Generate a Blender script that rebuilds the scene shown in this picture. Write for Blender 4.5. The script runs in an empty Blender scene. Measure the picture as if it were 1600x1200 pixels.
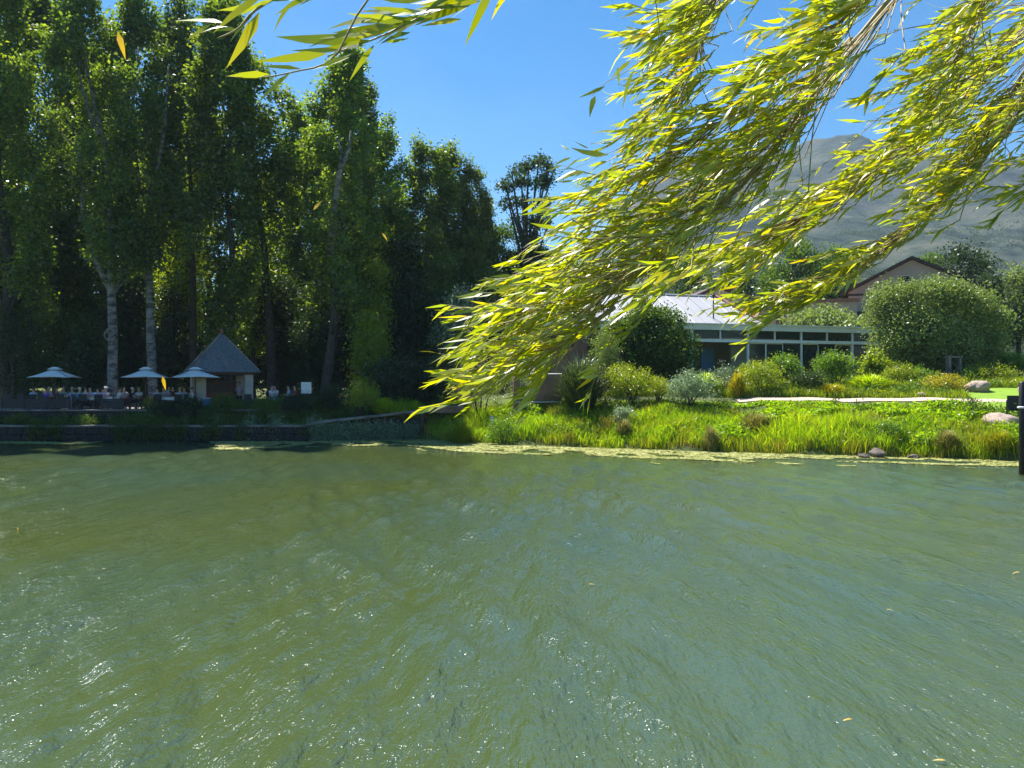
import bpy, math, random
import numpy as np
from mathutils import Vector, Matrix

R = math.radians
SC = bpy.context.scene
COL = SC.collection
# ------------------------------------------------------------------ camera, sky, sun
CAMZ = 3.4
F = 1180.0                      # focal length in pixels of the 1600 px wide frame
cam_d = bpy.data.cameras.new("camera"); cam = bpy.data.objects.new("camera", cam_d); COL.objects.link(cam)
cam.location = (0, 0, CAMZ); cam.rotation_euler = (R(90), 0, 0)
cam_d.sensor_width = 36; cam_d.lens = 36 * F / 1600
cam_d.clip_start = 0.05; cam_d.clip_end = 9000
SC.camera = cam

SUN_AZ, SUN_EL = R(-34), R(60)
world = bpy.data.worlds.new("World"); SC.world = world; world.use_nodes = True
wn, wl = world.node_tree.nodes, world.node_tree.links
wn.clear()
sky = wn.new('ShaderNodeTexSky'); sky.sky_type = 'NISHITA'; sky.sun_disc = False
sky.sun_elevation = SUN_EL; sky.sun_rotation = SUN_AZ % (2 * math.pi)
sky.air_density = 1.0; sky.dust_density = 0.15; sky.ozone_density = 3.0
hs = wn.new('ShaderNodeHueSaturation'); hs.inputs['Saturation'].default_value = 1.46; hs.inputs['Hue'].default_value = 0.497
tc = wn.new('ShaderNodeTexCoord')
mp = wn.new('ShaderNodeMapping'); mp.inputs['Scale'].default_value = (2.2, 2.2, 5.0); mp.inputs['Rotation'].default_value = (0, 0.5, 0)
nz = wn.new('ShaderNodeTexNoise'); nz.inputs['Scale'].default_value = 1.1; nz.inputs['Detail'].default_value = 5
rp = wn.new('ShaderNodeValToRGB'); rp.color_ramp.elements[0].position = 0.47; rp.color_ramp.elements[1].position = 0.85
rp.color_ramp.elements[1].color = (.07, .07, .07, 1)
mx = wn.new('ShaderNodeMix'); mx.data_type = 'RGBA'
mx.inputs['B'].default_value = (7.5, 8.3, 9.2, 1)
bg = wn.new('ShaderNodeBackground'); bg.inputs['Strength'].default_value = 0.066
wo = wn.new('ShaderNodeOutputWorld')
wl.new(sky.outputs[0], hs.inputs['Color']); wl.new(tc.outputs['Generated'], mp.inputs[0]); wl.new(mp.outputs[0], nz.inputs['Vector'])
wl.new(nz.outputs['Fac'], rp.inputs[0]); wl.new(rp.outputs[0], mx.inputs['Factor']); wl.new(hs.outputs[0], mx.inputs['A'])
wl.new(mx.outputs['Result'], bg.inputs['Color']); wl.new(bg.outputs[0], wo.inputs[0])

sd = bpy.data.lights.new("sun", 'SUN'); sd.energy = 5.0; sd.angle = R(0.53); sd.color = (1.0, 0.955, 0.87)
sun = bpy.data.objects.new("sun", sd); COL.objects.link(sun)
SV = Vector((math.sin(SUN_AZ) * math.cos(SUN_EL), math.cos(SUN_AZ) * math.cos(SUN_EL), math.sin(SUN_EL)))
sun.rotation_euler = SV.to_track_quat('Z', 'Y').to_euler(); sun.location = (-30, 30, 60)
vs = SC.view_settings; vs.view_transform = 'Standard'; vs.look = 'None'; vs.exposure = 1.22; vs.gamma = 1.0
SC.render.engine = 'CYCLES'
cy = SC.cycles
cy.max_bounces = 6; cy.diffuse_bounces = 3; cy.glossy_bounces = 3; cy.transmission_bounces = 4; cy.transparent_max_bounces = 4
cy.sample_clamp_indirect = 4.0; cy.sample_clamp_direct = 14.0; cy.use_denoising = True
cy.caustics_reflective = False; cy.caustics_refractive = False

# ------------------------------------------------------------------ helpers
def at(px, py, Y):
    return Vector(((px - 800) / F * Y, Y, CAMZ - (py - 600) / F * Y))

def tag(o, label=None, cat=None, group=None, kind=None):
    if label: o['label'] = label
    if cat: o['category'] = cat
    if group: o['group'] = group
    if kind: o['kind'] = kind
    return o

def empty(name, loc, rz=0.0, label=None, cat=None, group=None):
    o = bpy.data.objects.new(name, None); COL.objects.link(o)
    o.location = loc; o.rotation_euler = (0, 0, rz); o.empty_display_size = 0.3
    return tag(o, label, cat, group)

def clone(o, parent=None):
    c = o.copy(); COL.objects.link(c); c.parent = parent
    for ch in list(o.children): clone(ch, c)
    return c

def link_mesh(name, me, parent=None):
    o = bpy.data.objects.new(name, me); COL.objects.link(o)
    if parent: o.parent = parent
    return o

def mesh_np(name, V, Q, mat, parent=None, rnd=None, smooth=False):
    V = np.asarray(V, np.float32); Q = np.asarray(Q, np.int32)
    me = bpy.data.meshes.new(name)
    k = Q.shape[1]
    me.vertices.add(len(V)); me.vertices.foreach_set('co', V.ravel())
    me.loops.add(Q.size); me.loops.foreach_set('vertex_index', Q.ravel())
    me.polygons.add(len(Q)); me.polygons.foreach_set('loop_start', np.arange(len(Q), dtype=np.int32) * k)
    me.polygons.foreach_set('loop_total', np.full(len(Q), k, np.int32))
    if smooth: me.polygons.foreach_set('use_smooth', np.ones(len(Q), bool))
    if rnd is not None:
        a = me.attributes.new('rnd', 'FLOAT', 'FACE'); a.data.foreach_set('value', np.asarray(rnd, np.float32))
    me.update(calc_edges=True)
    if mat: me.materials.append(mat)
    return link_mesh(name, me, parent)

class MB:
    def __init__(s): s.v = []; s.f = []
    def add(s, vs_, fs):
        b = len(s.v); s.v += [tuple(v) for v in vs_]; s.f += [tuple(i + b for i in f) for f in fs]; return s
    def box(s, c, d, rz=0, rx=0, bev=0.0):
        hx, hy, hz = d[0] / 2, d[1] / 2, d[2] / 2
        M = Matrix.Translation(c) @ Matrix.Rotation(rz, 4, 'Z') @ Matrix.Rotation(rx, 4, 'X')
        if bev <= 0:
            P = [(-hx, -hy, -hz), (hx, -hy, -hz), (hx, hy, -hz), (-hx, hy, -hz), (-hx, -hy, hz), (hx, -hy, hz), (hx, hy, hz), (-hx, hy, hz)]
            return s.add([M @ Vector(p) for p in P], [(0, 3, 2, 1), (4, 5, 6, 7), (0, 1, 5, 4), (1, 2, 6, 5), (2, 3, 7, 6), (3, 0, 4, 7)])
        b = bev
        ring = lambda x, y, z: [(-x, -y, z), (x, -y, z), (x, y, z), (-x, y, z)]
        P = ring(hx - b, hy - b, -hz) + ring(hx, hy, -hz + b) + ring(hx, hy, hz - b) + ring(hx - b, hy - b, hz)
        fs = [(3, 2, 1, 0), (12, 13, 14, 15)]
        for r in range(3):
            for i in range(4):
                j = (i + 1) % 4; fs.append((4 * r + i, 4 * r + j, 4 * r + 4 + j, 4 * r + 4 + i))
        return s.add([M @ Vector(p) for p in P], fs)
    def prism(s, poly, M=None, d=1.0):
        """poly in xz plane extruded along +y by d"""
        n = len(poly); M = M or Matrix()
        P = [M @ Vector((x, 0, z)) for x, z in poly] + [M @ Vector((x, d, z)) for x, z in poly]
        fs = [tuple(range(n)), tuple(range(2 * n - 1, n - 1, -1))]
        for i in range(n):
            j = (i + 1) % n; fs.append((i, i + n, j + n, j))
        return s.add(P, fs)
    def tube(s, pts, rad, n=8, cap=True):
        pts = [Vector(p) for p in pts]; b = len(s.v); up = None
        for i, p in enumerate(pts):
            t = (pts[min(i + 1, len(pts) - 1)] - pts[max(i - 1, 0)])
            t = t.normalized() if t.length > 1e-9 else Vector((0, 0, 1))
            if up is None: up = Vector((1, 0, 0)) if abs(t.x) < .9 else Vector((0, 1, 0))
            a = t.cross(up).normalized(); up = a.cross(t).normalized()
            r = rad[i] if hasattr(rad, '__len__') else rad
            for k in range(n):
                an = 2 * math.pi * k / n
                q = p + (a * math.cos(an) + up * math.sin(an)) * r
                s.v.append(tuple(q))
        for i in range(len(pts) - 1):
            for k in range(n):
                j = (k + 1) % n
                s.f.append((b + i * n + k, b + i * n + j, b + (i + 1) * n + j, b + (i + 1) * n + k))
        if cap:
            s.f.append(tuple(b + k for k in range(n - 1, -1, -1))); e = b + (len(pts) - 1) * n
            s.f.append(tuple(e + k for k in range(n)))
        return s
    def lathe(s, prof, c=(0, 0, 0), n=16):
        b = len(s.v)
        for r, z in prof:
            for k in range(n):
                an = 2 * math.pi * k / n; s.v.append((c[0] + r * math.cos(an), c[1] + r * math.sin(an), c[2] + z))
        for i in range(len(prof) - 1):
            for k in range(n):
                j = (k + 1) % n; s.f.append((b + i * n + k, b + i * n + j, b + (i + 1) * n + j, b + (i + 1) * n + k))
        s.f.append(tuple(b + k for k in range(n - 1, -1, -1))); e = b + (len(prof) - 1) * n
        s.f.append(tuple(e + k for k in range(n)))
        return s
    def build(s, name, mat, parent=None, smooth=False):
        me = bpy.data.meshes.new(name); me.from_pydata(s.v, [], s.f); me.materials.append(mat)
        if smooth:
            for p in me.polygons: p.use_smooth = True
        me.update()
        return link_mesh(name, me, parent)

# ------------------------------------------------------------------ materials
def newmat(name):
    m = bpy.data.materials.new(name); m.use_nodes = True; m.node_tree.nodes.clear()
    return m, m.node_tree.nodes, m.node_tree.links

def surf(name, c1, c2=None, scale=6.0, rough=0.7, bump=0.0, bscale=None, metal=0.0, stretch=(1, 1, 1), lo=.35, hi=.65, detail=6, spec=0.4):
    m, n, l = newmat(name)
    p = n.new('ShaderNodeBsdfPrincipled'); o = n.new('ShaderNodeOutputMaterial'); l.new(p.outputs[0], o.inputs[0])
    p.inputs['Roughness'].default_value = rough; p.inputs['Metallic'].default_value = metal
    p.inputs['Specular IOR Level'].default_value = spec
    t = n.new('ShaderNodeTexCoord'); mpn = n.new('ShaderNodeMapping'); mpn.inputs['Scale'].default_value = stretch
    l.new(t.outputs['Object'], mpn.inputs[0])
    c2 = c2 or tuple(x * .8 for x in c1)
    ns = n.new('ShaderNodeTexNoise'); ns.inputs['Scale'].default_value = scale; ns.inputs['Detail'].default_value = detail
    ns.inputs['Roughness'].default_value = .6
    r = n.new('ShaderNodeValToRGB'); r.color_ramp.elements[0].position = lo; r.color_ramp.elements[1].position = hi
    r.color_ramp.elements[0].color = (*c1, 1); r.color_ramp.elements[1].color = (*c2, 1)
    l.new(mpn.outputs[0], ns.inputs['Vector']); l.new(ns.outputs['Fac'], r.inputs[0]); l.new(r.outputs[0], p.inputs['Base Color'])
    if bump:
        b = n.new('ShaderNodeBump'); b.inputs['Strength'].default_value = 1; b.inputs['Distance'].default_value = bump
        n2 = n.new('ShaderNodeTexNoise'); n2.inputs['Scale'].default_value = bscale or scale * 3; n2.inputs['Detail'].default_value = 5
        l.new(mpn.outputs[0], n2.inputs['Vector']); l.new(n2.outputs['Fac'], b.inputs['Height']); l.new(b.outputs[0], p.inputs['Normal'])
    return m

def leafmat(name, cols, trans=None, tw=0.42, gloss=0.05, rough=0.38, back=None, objvar=0.0):
    """cols: [(pos,(r,g,b)),...] picked by each leaf's own random value"""
    m, n, l = newmat(name)
    at_ = n.new('ShaderNodeAttribute'); at_.attribute_name = 'rnd'
    r = n.new('ShaderNodeValToRGB'); e = r.color_ramp.elements
    for i, (p, c) in enumerate(cols):
        el = e[i] if i < 2 else e.new(p)
        el.position = p; el.color = (*c, 1)
    l.new(at_.outputs['Fac'], r.inputs[0]); colout = r.outputs[0]
    if objvar:
        oi = n.new('ShaderNodeObjectInfo'); h = n.new('ShaderNodeHueSaturation')
        mr = n.new('ShaderNodeMapRange'); mr.inputs['To Min'].default_value = 1 - objvar; mr.inputs['To Max'].default_value = 1 + objvar
        l.new(oi.outputs['Random'], mr.inputs['Value']); l.new(mr.outputs[0], h.inputs['Value']); l.new(colout, h.inputs['Color']); colout = h.outputs[0]
    dcol = colout
    if back:
        g = n.new('ShaderNodeNewGeometry'); mb = n.new('ShaderNodeMix'); mb.data_type = 'RGBA'
        sc_ = n.new('ShaderNodeMath'); sc_.operation = 'MULTIPLY'; sc_.inputs[1].default_value = .8
        l.new(g.outputs['Backfacing'], sc_.inputs[0]); l.new(sc_.outputs[0], mb.inputs['Factor'])
        l.new(colout, mb.inputs['A']); mb.inputs['B'].default_value = (*back, 1); dcol = mb.outputs['Result']
    d = n.new('ShaderNodeBsdfDiffuse'); l.new(dcol, d.inputs['Color'])
    t = n.new('ShaderNodeBsdfTranslucent')
    tm = n.new('ShaderNodeMix'); tm.data_type = 'RGBA'; tm.blend_type = 'MULTIPLY'; tm.inputs['Factor'].default_value = 1
    tm.inputs['B'].default_value = (*(trans or (1.9, 1.9, .5)), 1); tm.clamp_result = False
    l.new(colout, tm.inputs['A']); l.new(tm.outputs['Result'], t.inputs['Color'])
    m1 = n.new('ShaderNodeMixShader'); m1.inputs[0].default_value = tw; l.new(d.outputs[0], m1.inputs[1]); l.new(t.outputs[0], m1.inputs[2])
    g2 = n.new('ShaderNodeBsdfGlossy'); g2.inputs['Roughness'].default_value = rough; g2.inputs['Color'].default_value = (1, 1, 1, 1)
    m2 = n.new('ShaderNodeMixShader'); m2.inputs[0].default_value = gloss; l.new(m1.outputs[0], m2.inputs[1]); l.new(g2.outputs[0], m2.inputs[2])
    o = n.new('ShaderNodeOutputMaterial'); l.new(m2.outputs[0], o.inputs[0])
    return m

M = {}
M['poplar'] = leafmat('poplar_leaf', [(0, (.032, .066, .017)), (.5, (.075, .13, .026)), (1, (.19, .24, .035))], (2.7, 2.5, .6), .50, .03, objvar=.25)
M['bright'] = leafmat('bright_leaf', [(0, (.16, .24, .015)), (1, (.28, .34, .03))], (2.0, 1.9, .5), .55, .03)  # light leaf tone; stands in for sunlight on the shaded understory trees
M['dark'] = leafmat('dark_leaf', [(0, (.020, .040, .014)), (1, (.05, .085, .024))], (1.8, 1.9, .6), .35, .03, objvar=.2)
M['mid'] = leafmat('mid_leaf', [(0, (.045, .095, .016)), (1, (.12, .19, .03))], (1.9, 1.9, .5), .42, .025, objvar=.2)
M['grey'] = leafmat('grey_green_leaf', [(0, (.15, .20, .07)), (.7, (.27, .33, .12)), (1, (.24, .36, .05))], (1.4, 1.5, .5), .3, .02)
M['yellow'] = leafmat('yellow_green_leaf', [(0, (.16, .23, .012)), (.7, (.28, .36, .016)), (1, (.38, .37, .02))], (1.7, 1.6, .4), .42, .04)
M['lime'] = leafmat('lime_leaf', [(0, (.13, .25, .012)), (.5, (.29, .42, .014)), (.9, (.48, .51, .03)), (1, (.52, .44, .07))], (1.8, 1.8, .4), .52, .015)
M['reed'] = leafmat('reed_blade', [(0, (.12, .17, .012)), (.5, (.24, .28, .015)), (.85, (.34, .33, .03)), (1, (.32, .22, .08))], (1.7, 1.6, .4), .42, .04)
M['fresh'] = leafmat('fresh_leaf', [(0, (.06, .13, .018)), (.6, (.14, .24, .03)), (1, (.26, .36, .05))], (1.8, 1.8, .4), .45, .03)
M['orange'] = leafmat('orange_strap', [(0, (.25, .30, .015)), (.5, (.40, .38, .02)), (1, (.42, .30, .04))], (1.5, 1.4, .4), .4, .04)
M['silver'] = leafmat('silver_leaf', [(0, (.15, .22, .12)), (1, (.32, .40, .25))], (1.3, 1.4, .9), .3, .05)
M['strap'] = leafmat('dark_strap', [(0, (.03, .055, .018)), (.7, (.07, .11, .035)), (1, (.16, .20, .06))], (1.6, 1.7, .6), .3, .12, .3)
M['dry'] = leafmat('dry_straw', [(0, (.14, .17, .04)), (.6, (.30, .30, .10)), (1, (.42, .36, .18))], (1.3, 1.2, .7), .35, .03)
M['heath'] = leafmat('heath_leaf', [(0, (.13, .15, .06)), (.6, (.24, .22, .13)), (1, (.32, .27, .2))], (1.4, 1.4, .7), .35, .04)
M['far'] = leafmat('far_leaf', [(0, (.035, .055, .022)), (1, (.075, .095, .03))], (1.4, 1.5, .6), .3, .0)
M['willow'] = leafmat('willow_leaf', [(0, (.50, .52, .36)), (.14, (.44, .49, .26)), (.17, (.17, .25, .012)), (.4, (.30, .36, .010)), (.8, (.42, .43, .010)), (.93, (.50, .38, .01)), (1, (.60, .30, .01))],
                      (1.7, 1.6, .2), .58, .05, .38, back=(.52, .56, .30))
M['deadleaf'] = leafmat('fallen_leaf', [(0, (.55, .36, .03)), (1, (.6, .42, .10))], (1.4, 1.3, .5), .4, .05)
M['bark_pale'] = surf('pale_poplar_bark', (.27, .26, .24), (.05, .045, .04), 1.3, .9, .03, 14, stretch=(1.3, 1.3, 3.0), lo=.40, hi=.62)
M['bark'] = surf('dark_bark', (.10, .085, .065), (.035, .03, .024), 4, .9, .02, 14, stretch=(3, 3, .8))
M['twig'] = surf('willow_twig', (.38, .31, .10), (.24, .17, .07), 30, .6)
M['twig_green'] = surf('young_willow_twig', (.30, .24, .06), (.16, .11, .035), 30, .5)
M['willowbark'] = surf('willow_bark', (.13, .10, .075), (.05, .04, .03), 5, .9, .03, 12, stretch=(2, 2, .6))
M['canvas'] = surf('umbrella_canvas', (.78, .77, .74), (.70, .69, .66), 5, .85)
M['pole'] = surf('dark_wood_pole', (.12, .07, .045), (.07, .04, .03), 8, .6)
M['darkmetal'] = surf('dark_chair', (.022, .027, .034), (.014, .017, .022), 8, .5)
M['tablewood'] = surf('table_wood', (.16, .10, .06), (.10, .06, .04), 8, .6)
M['cloth'] = surf('white_cloth', (.75, .75, .73), (.66, .66, .65), 8, .9)
M['white'] = surf('white_paint', (.80, .80, .78), (.70, .70, .68), 3, .5)
M['cream'] = surf('cream_paint', (.80, .77, .68), (.72, .69, .60), 1.2, .7)
M['column'] = surf('plastered_column', (.50, .45, .38), (.40, .36, .31), 1.6, .9, .004)
M['pinkwall'] = surf('pink_plaster', (.52, .36, .30), (.43, .29, .245), .8, .9, .004)
M['litwall'] = surf('sunlit_side_plaster', (.66, .56, .48), (.56, .47, .40), .8, .9, .004)  # restaurant side wall, sunlight put into the plaster colour
M['brick'] = surf('brown_and_shade_plaster', (.30, .17, .125), (.22, .12, .09), 1.5, .9, .006)  # brown parts; on the restaurant front the colour also carries its shade
M['gable'] = surf('gable_plaster', (.46, .345, .29), (.39, .29, .245), .5, .9)
M['rooftile'] = surf('brown_roof', (.08, .048, .042), (.055, .036, .032), 3, .8)
M['redtile'] = surf('terracotta', (.36, .15, .10), (.28, .11, .08), 3, .8)
M['stone'] = surf('pinkish_boulder', (.44, .33, .27), (.24, .19, .165), 3.5, .9, .05, 5, lo=.38, hi=.7)
M['darkstone'] = surf('wet_rock', (.09, .075, .065), (.16, .13, .11), 5, .8, .04, 8)
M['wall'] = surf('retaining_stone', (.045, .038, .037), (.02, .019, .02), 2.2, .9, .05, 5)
M['coping'] = surf('coping_stone', (.10, .088, .08), (.30, .26, .23), 1.3, .8, .01, 10)  # pale patches: worn stone, and scraps of sunlight put into the colour
M['paving'] = surf('terrace_paving', (.26, .23, .21), (.18, .16, .15), 1.2, .85, .005)
M['path'] = surf('gravel_path', (.56, .44, .34), (.44, .34, .26), 5, .95, .01, 30)
M['lawn'] = surf('mown_lawn', (.20, .33, .022), (.15, .26, .018), 2.5, .95, .02, 40)
M['plank'] = surf('weathered_plank', (.40, .30, .25), (.24, .17, .14), 3, .85, .008, 12, stretch=(1, 8, 8))
M['counter'] = surf('red_counter', (.36, .06, .045), (.28, .045, .035), 3, .6)
M['shingle'] = surf('slate_shingle', (.16, .17, .18), (.09, .095, .105), 9, .65, .012, 22, stretch=(1, 1, .6))
M['black'] = surf('black_paint', (.012, .012, .013), (.018, .018, .018), 4, .45)
M['blue'] = surf('blue_box', (.10, .22, .36), (.08, .18, .30), 4, .6)
M['stem'] = surf('shrub_stem', (.10, .075, .05), (.05, .04, .03), 10, .9)
M['soil'] = surf('bank_soil', (.06, .045, .03), (.035, .028, .02), 3, .95, .03, 8)

def roofmetal():
    m, n, l = newmat('pale_metal_roof')
    p = n.new('ShaderNodeBsdfPrincipled'); o = n.new('ShaderNodeOutputMaterial'); l.new(p.outputs[0], o.inputs[0])
    p.inputs['Roughness'].default_value = .45
    t = n.new('ShaderNodeTexCoord'); w = n.new('ShaderNodeTexWave'); w.wave_type = 'BANDS'; w.bands_direction = 'X'; w.inputs['Scale'].default_value = 2.0
    l.new(t.outputs['Object'], w.inputs['Vector'])
    ns = n.new('ShaderNodeTexNoise'); ns.inputs['Scale'].default_value = .7; l.new(t.outputs['Object'], ns.inputs['Vector'])
    r = n.new('ShaderNodeValToRGB'); r.color_ramp.elements[0].color = (.34, .34, .37, 1); r.color_ramp.elements[1].color = (.42, .42, .44, 1)
    l.new(ns.outputs['Fac'], r.inputs[0]); l.new(r.outputs[0], p.inputs['Base Color'])
    b = n.new('ShaderNodeBump'); b.inputs['Distance'].default_value = .02; l.new(w.outputs['Fac'], b.inputs['Height']); l.new(b.outputs[0], p.inputs['Normal'])
    return m
M['roof'] = roofmetal()

def glassmat():
    m, n, l = newmat('window_glass')
    p = n.new('ShaderNodeBsdfPrincipled'); o = n.new('ShaderNodeOutputMaterial')
    tr = n.new('ShaderNodeBsdfTransparent'); tr.inputs[0].default_value = (.78, .84, .80, 1)
    mxs = n.new('ShaderNodeMixShader'); mxs.inputs[0].default_value = .35
    p.inputs['Base Color'].default_value = (.05, .07, .06, 1); p.inputs['Roughness'].default_value = .04
    l.new(tr.outputs[0], mxs.inputs[1]); l.new(p.outputs[0], mxs.inputs[2]); l.new(mxs.outputs[0], o.inputs[0])
    return m
M['glass'] = glassmat()

def groundmat():
    m, n, l = newmat('ground_soil_grass')
    p = n.new('ShaderNodeBsdfPrincipled'); o = n.new('ShaderNodeOutputMaterial'); l.new(p.outputs[0], o.inputs[0]); p.inputs['Roughness'].default_value = .95
    t = n.new('ShaderNodeTexCoord')
    a = n.new('ShaderNodeTexNoise'); a.inputs['Scale'].default_value = .25; a.inputs['Detail'].default_value = 8; l.new(t.outputs['Object'], a.inputs['Vector'])
    r = n.new('ShaderNodeValToRGB'); e = r.color_ramp.elements
    e[0].position = .35; e[0].color = (.045, .06, .012, 1); e[1].position = .7; e[1].color = (.10, .14, .015, 1)
    l.new(a.outputs['Fac'], r.inputs[0]); l.new(r.outputs[0], p.inputs['Base Color'])
    b = n.new('ShaderNodeBump'); b.inputs['Distance'].default_value = .05; a2 = n.new('ShaderNodeTexNoise'); a2.inputs['Scale'].default_value = 5
    l.new(t.outputs['Object'], a2.inputs['Vector']); l.new(a2.outputs['Fac'], b.inputs['Height']); l.new(b.outputs[0], p.inputs['Normal'])
    return m
M['ground'] = groundmat()

def mountmat():
    m, n, l = newmat('mountain_scrub')
    p = n.new('ShaderNodeBsdfPrincipled'); o = n.new('ShaderNodeOutputMaterial'); l.new(p.outputs[0], o.inputs[0]); p.inputs['Roughness'].default_value = 1; p.inputs['Specular IOR Level'].default_value = 0
    t = n.new('ShaderNodeTexCoord')
    a = n.new('ShaderNodeTexNoise'); a.inputs['Scale'].default_value = .011; a.inputs['Detail'].default_value = 12; a.inputs['Roughness'].default_value = .7; l.new(t.outputs['Object'], a.inputs['Vector'])
    r = n.new('ShaderNodeValToRGB'); e = r.color_ramp.elements
    e[0].position = .40; e[0].color = (.005, .014, .011, 1); e[1].position = .62; e[1].color = (.085, .088, .062, 1)
    x = e.new(.5); x.color = (.040, .054, .036, 1)
    l.new(a.outputs['Fac'], r.inputs[0])
    # bare rock on steep faces
    g = n.new('ShaderNodeNewGeometry'); sx = n.new('ShaderNodeSeparateXYZ'); l.new(g.outputs['Normal'], sx.inputs[0])
    mr = n.new('ShaderNodeMapRange'); mr.inputs['From Min'].default_value = .80; mr.inputs['From Max'].default_value = .62; l.new(sx.outputs['Z'], mr.inputs['Value'])
    mm = n.new('ShaderNodeMix'); mm.data_type = 'RGBA'; mm.inputs['B'].default_value = (.085, .09, .095, 1)
    l.new(mr.outputs[0], mm.inputs['Factor']); l.new(r.outputs[0], mm.inputs['A']); l.new(mm.outputs['Result'], p.inputs['Base Color'])
    b = n.new('ShaderNodeBump'); b.inputs['Distance'].default_value = 9; a2 = n.new('ShaderNodeTexNoise'); a2.inputs['Scale'].default_value = .02; a2.inputs['Detail'].default_value = 8
    l.new(t.outputs['Object'], a2.inputs['Vector']); l.new(a2.outputs['Fac'], b.inputs['Height']); l.new(b.outputs[0], p.inputs['Normal'])
    return m
M['mount'] = mountmat()

def watermat():
    m, n, l = newmat('pond_water')
    p = n.new('ShaderNodeBsdfPrincipled'); o = n.new('ShaderNodeOutputMaterial'); l.new(p.outputs[0], o.inputs[0])
    p.inputs['IOR'].default_value = 1.55; p.inputs['Roughness'].default_value = .06; p.inputs['Specular IOR Level'].default_value = 1.0
    t = n.new('ShaderNodeTexCoord')
    a = n.new('ShaderNodeTexNoise'); a.inputs['Scale'].default_value = .09; a.inputs['Detail'].default_value = 3; l.new(t.outputs['Object'], a.inputs['Vector'])
    r = n.new('ShaderNodeValToRGB'); e = r.color_ramp.elements
    e[0].position = .3; e[0].color = (.062, .080, .010, 1); e[1].position = .7; e[1].color = (.044, .078, .048, 1)
    l.new(a.outputs['Fac'], r.inputs[0]); l.new(r.outputs[0], p.inputs['Base Color'])
    gm = n.new('ShaderNodeMapping'); gm.inputs['Scale'].default_value = (.55, .16, 1); gm.inputs['Rotation'].default_value = (0, 0, R(14))
    gn = n.new('ShaderNodeTexNoise'); gn.inputs['Scale'].default_value = 1.0; gn.inputs['Detail'].default_value = 3
    gr = n.new('ShaderNodeMapRange'); gr.inputs['From Min'].default_value = .36; gr.inputs['From Max'].default_value = .6; gr.inputs['To Min'].default_value = .6; gr.inputs['To Max'].default_value = 1.0
    l.new(t.outputs['Object'], gm.inputs[0]); l.new(gm.outputs[0], gn.inputs['Vector']); l.new(gn.outputs['Fac'], gr.inputs['Value']); gustout = gr.outputs[0]
    prev = None
    def bump(scale, dist, stretch, rot, detail=2, rough=.5):
        nonlocal prev
        mpn = n.new('ShaderNodeMapping'); mpn.inputs['Scale'].default_value = stretch; mpn.inputs['Rotation'].default_value = (0, 0, rot)
        ns = n.new('ShaderNodeTexNoise'); ns.inputs['Scale'].default_value = scale; ns.inputs['Detail'].default_value = detail; ns.inputs['Roughness'].default_value = rough
        l.new(t.outputs['Object'], mpn.inputs[0]); l.new(mpn.outputs[0], ns.inputs['Vector'])
        b = n.new('ShaderNodeBump'); b.inputs['Distance'].default_value = dist; b.inputs['Strength'].default_value = 1
        l.new(ns.outputs['Fac'], b.inputs['Height'])
        if gustout: l.new(gustout, b.inputs['Strength'])
        if prev: l.new(prev.outputs[0], b.inputs['Normal'])
        prev = b
    bump(2.8, .09, (1.7, .50, 1), R(12), 2)
    bump(11, .046, (1.6, .52, 1), R(6), 2)
    bump(25, .016, (1.1, .9, 1), R(20), 2, .6)
    l.new(prev.outputs[0], p.inputs['Normal'])
    return m
M['water'] = watermat()
M['algae'] = surf('floating_algae', (.36, .36, .10), (.20, .24, .04), 2.5, .9, .005, 30, lo=.3, hi=.7)

# ------------------------------------------------------------------ terrain
def ss(x, a, b):
    t = np.clip((x - a) / (b - a), 0, 1); return t * t * (3 - 2 * t)
SX = [-400, -60, -25, -14, -8.5, -6, -3.8, 3.4, 9.6, 15.2, 20.2, 22.3, 40, 60, 90, 400]
SY = [45.1, 45.1, 45.1, 45.2, 46.2, 46.5, 44.6, 40.4, 38.0, 36.0, 34.2, 33.1, 26, 18, 10, 5]
def shore(x): return np.interp(x, SX, SY)
def wob(x, y):
    return (np.sin(x * .53 + 1.3 * np.sin(y * .31)) + np.sin(y * .47 + 2 + 1.1 * np.sin(x * .37)) + .5 * np.sin(x * 1.3 + y * .9)) / 2.5
def G(x, y):
    x = np.asarray(x, float); y = np.asarray(y, float)
    t = y - shore(x) + np.where(x > -4, .5 * np.sin(x * .9) * .5 + .2 * np.sin(x * 2.3), 0)
    right = np.interp(t, [-3, -.3, 0, .6, 3, 6.0, 6.5, 8.1, 10, 14, 20, 40, 80], [-1.3, -.25, 0.02, .35, 1.25, 2.34, 2.44, 2.62, 2.84, 3.25, 3.7, 4.6, 6.5])
    shelf = np.interp(x, [-16, -12, -7, -4], [.93, 1.05, 1.68, 1.8])
    lt = np.interp(t, [-.01, .12, 1.3], [0, 1, 1.02])
    base = -1.3 + (shelf + 1.3) * np.clip(lt, 0, 1)
    up = np.where(x < -22, ss(t, 1.55, 1.75), ss(t, 1.2, 4.0))
    left = base + np.maximum(0, 1.76 - shelf) * up
    left = left + np.clip(y - 58, 0, 300) * .05 * ss(y, 58, 75)
    w = ss(x, -8, -4)
    z = left * (1 - w) + right * w
    z = z + wob(x, y) * .06 * (z > .3) * ss(y, 47, 52)
    far = np.clip(y - 110, 0, 1e9) * .035
    z = z + far
    near = np.interp(y, [1.6, 3.3], [1.8, -1.3])
    return np.where(y < 20, np.maximum(near, np.where(y < 4, -1.3, z)), z)

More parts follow.
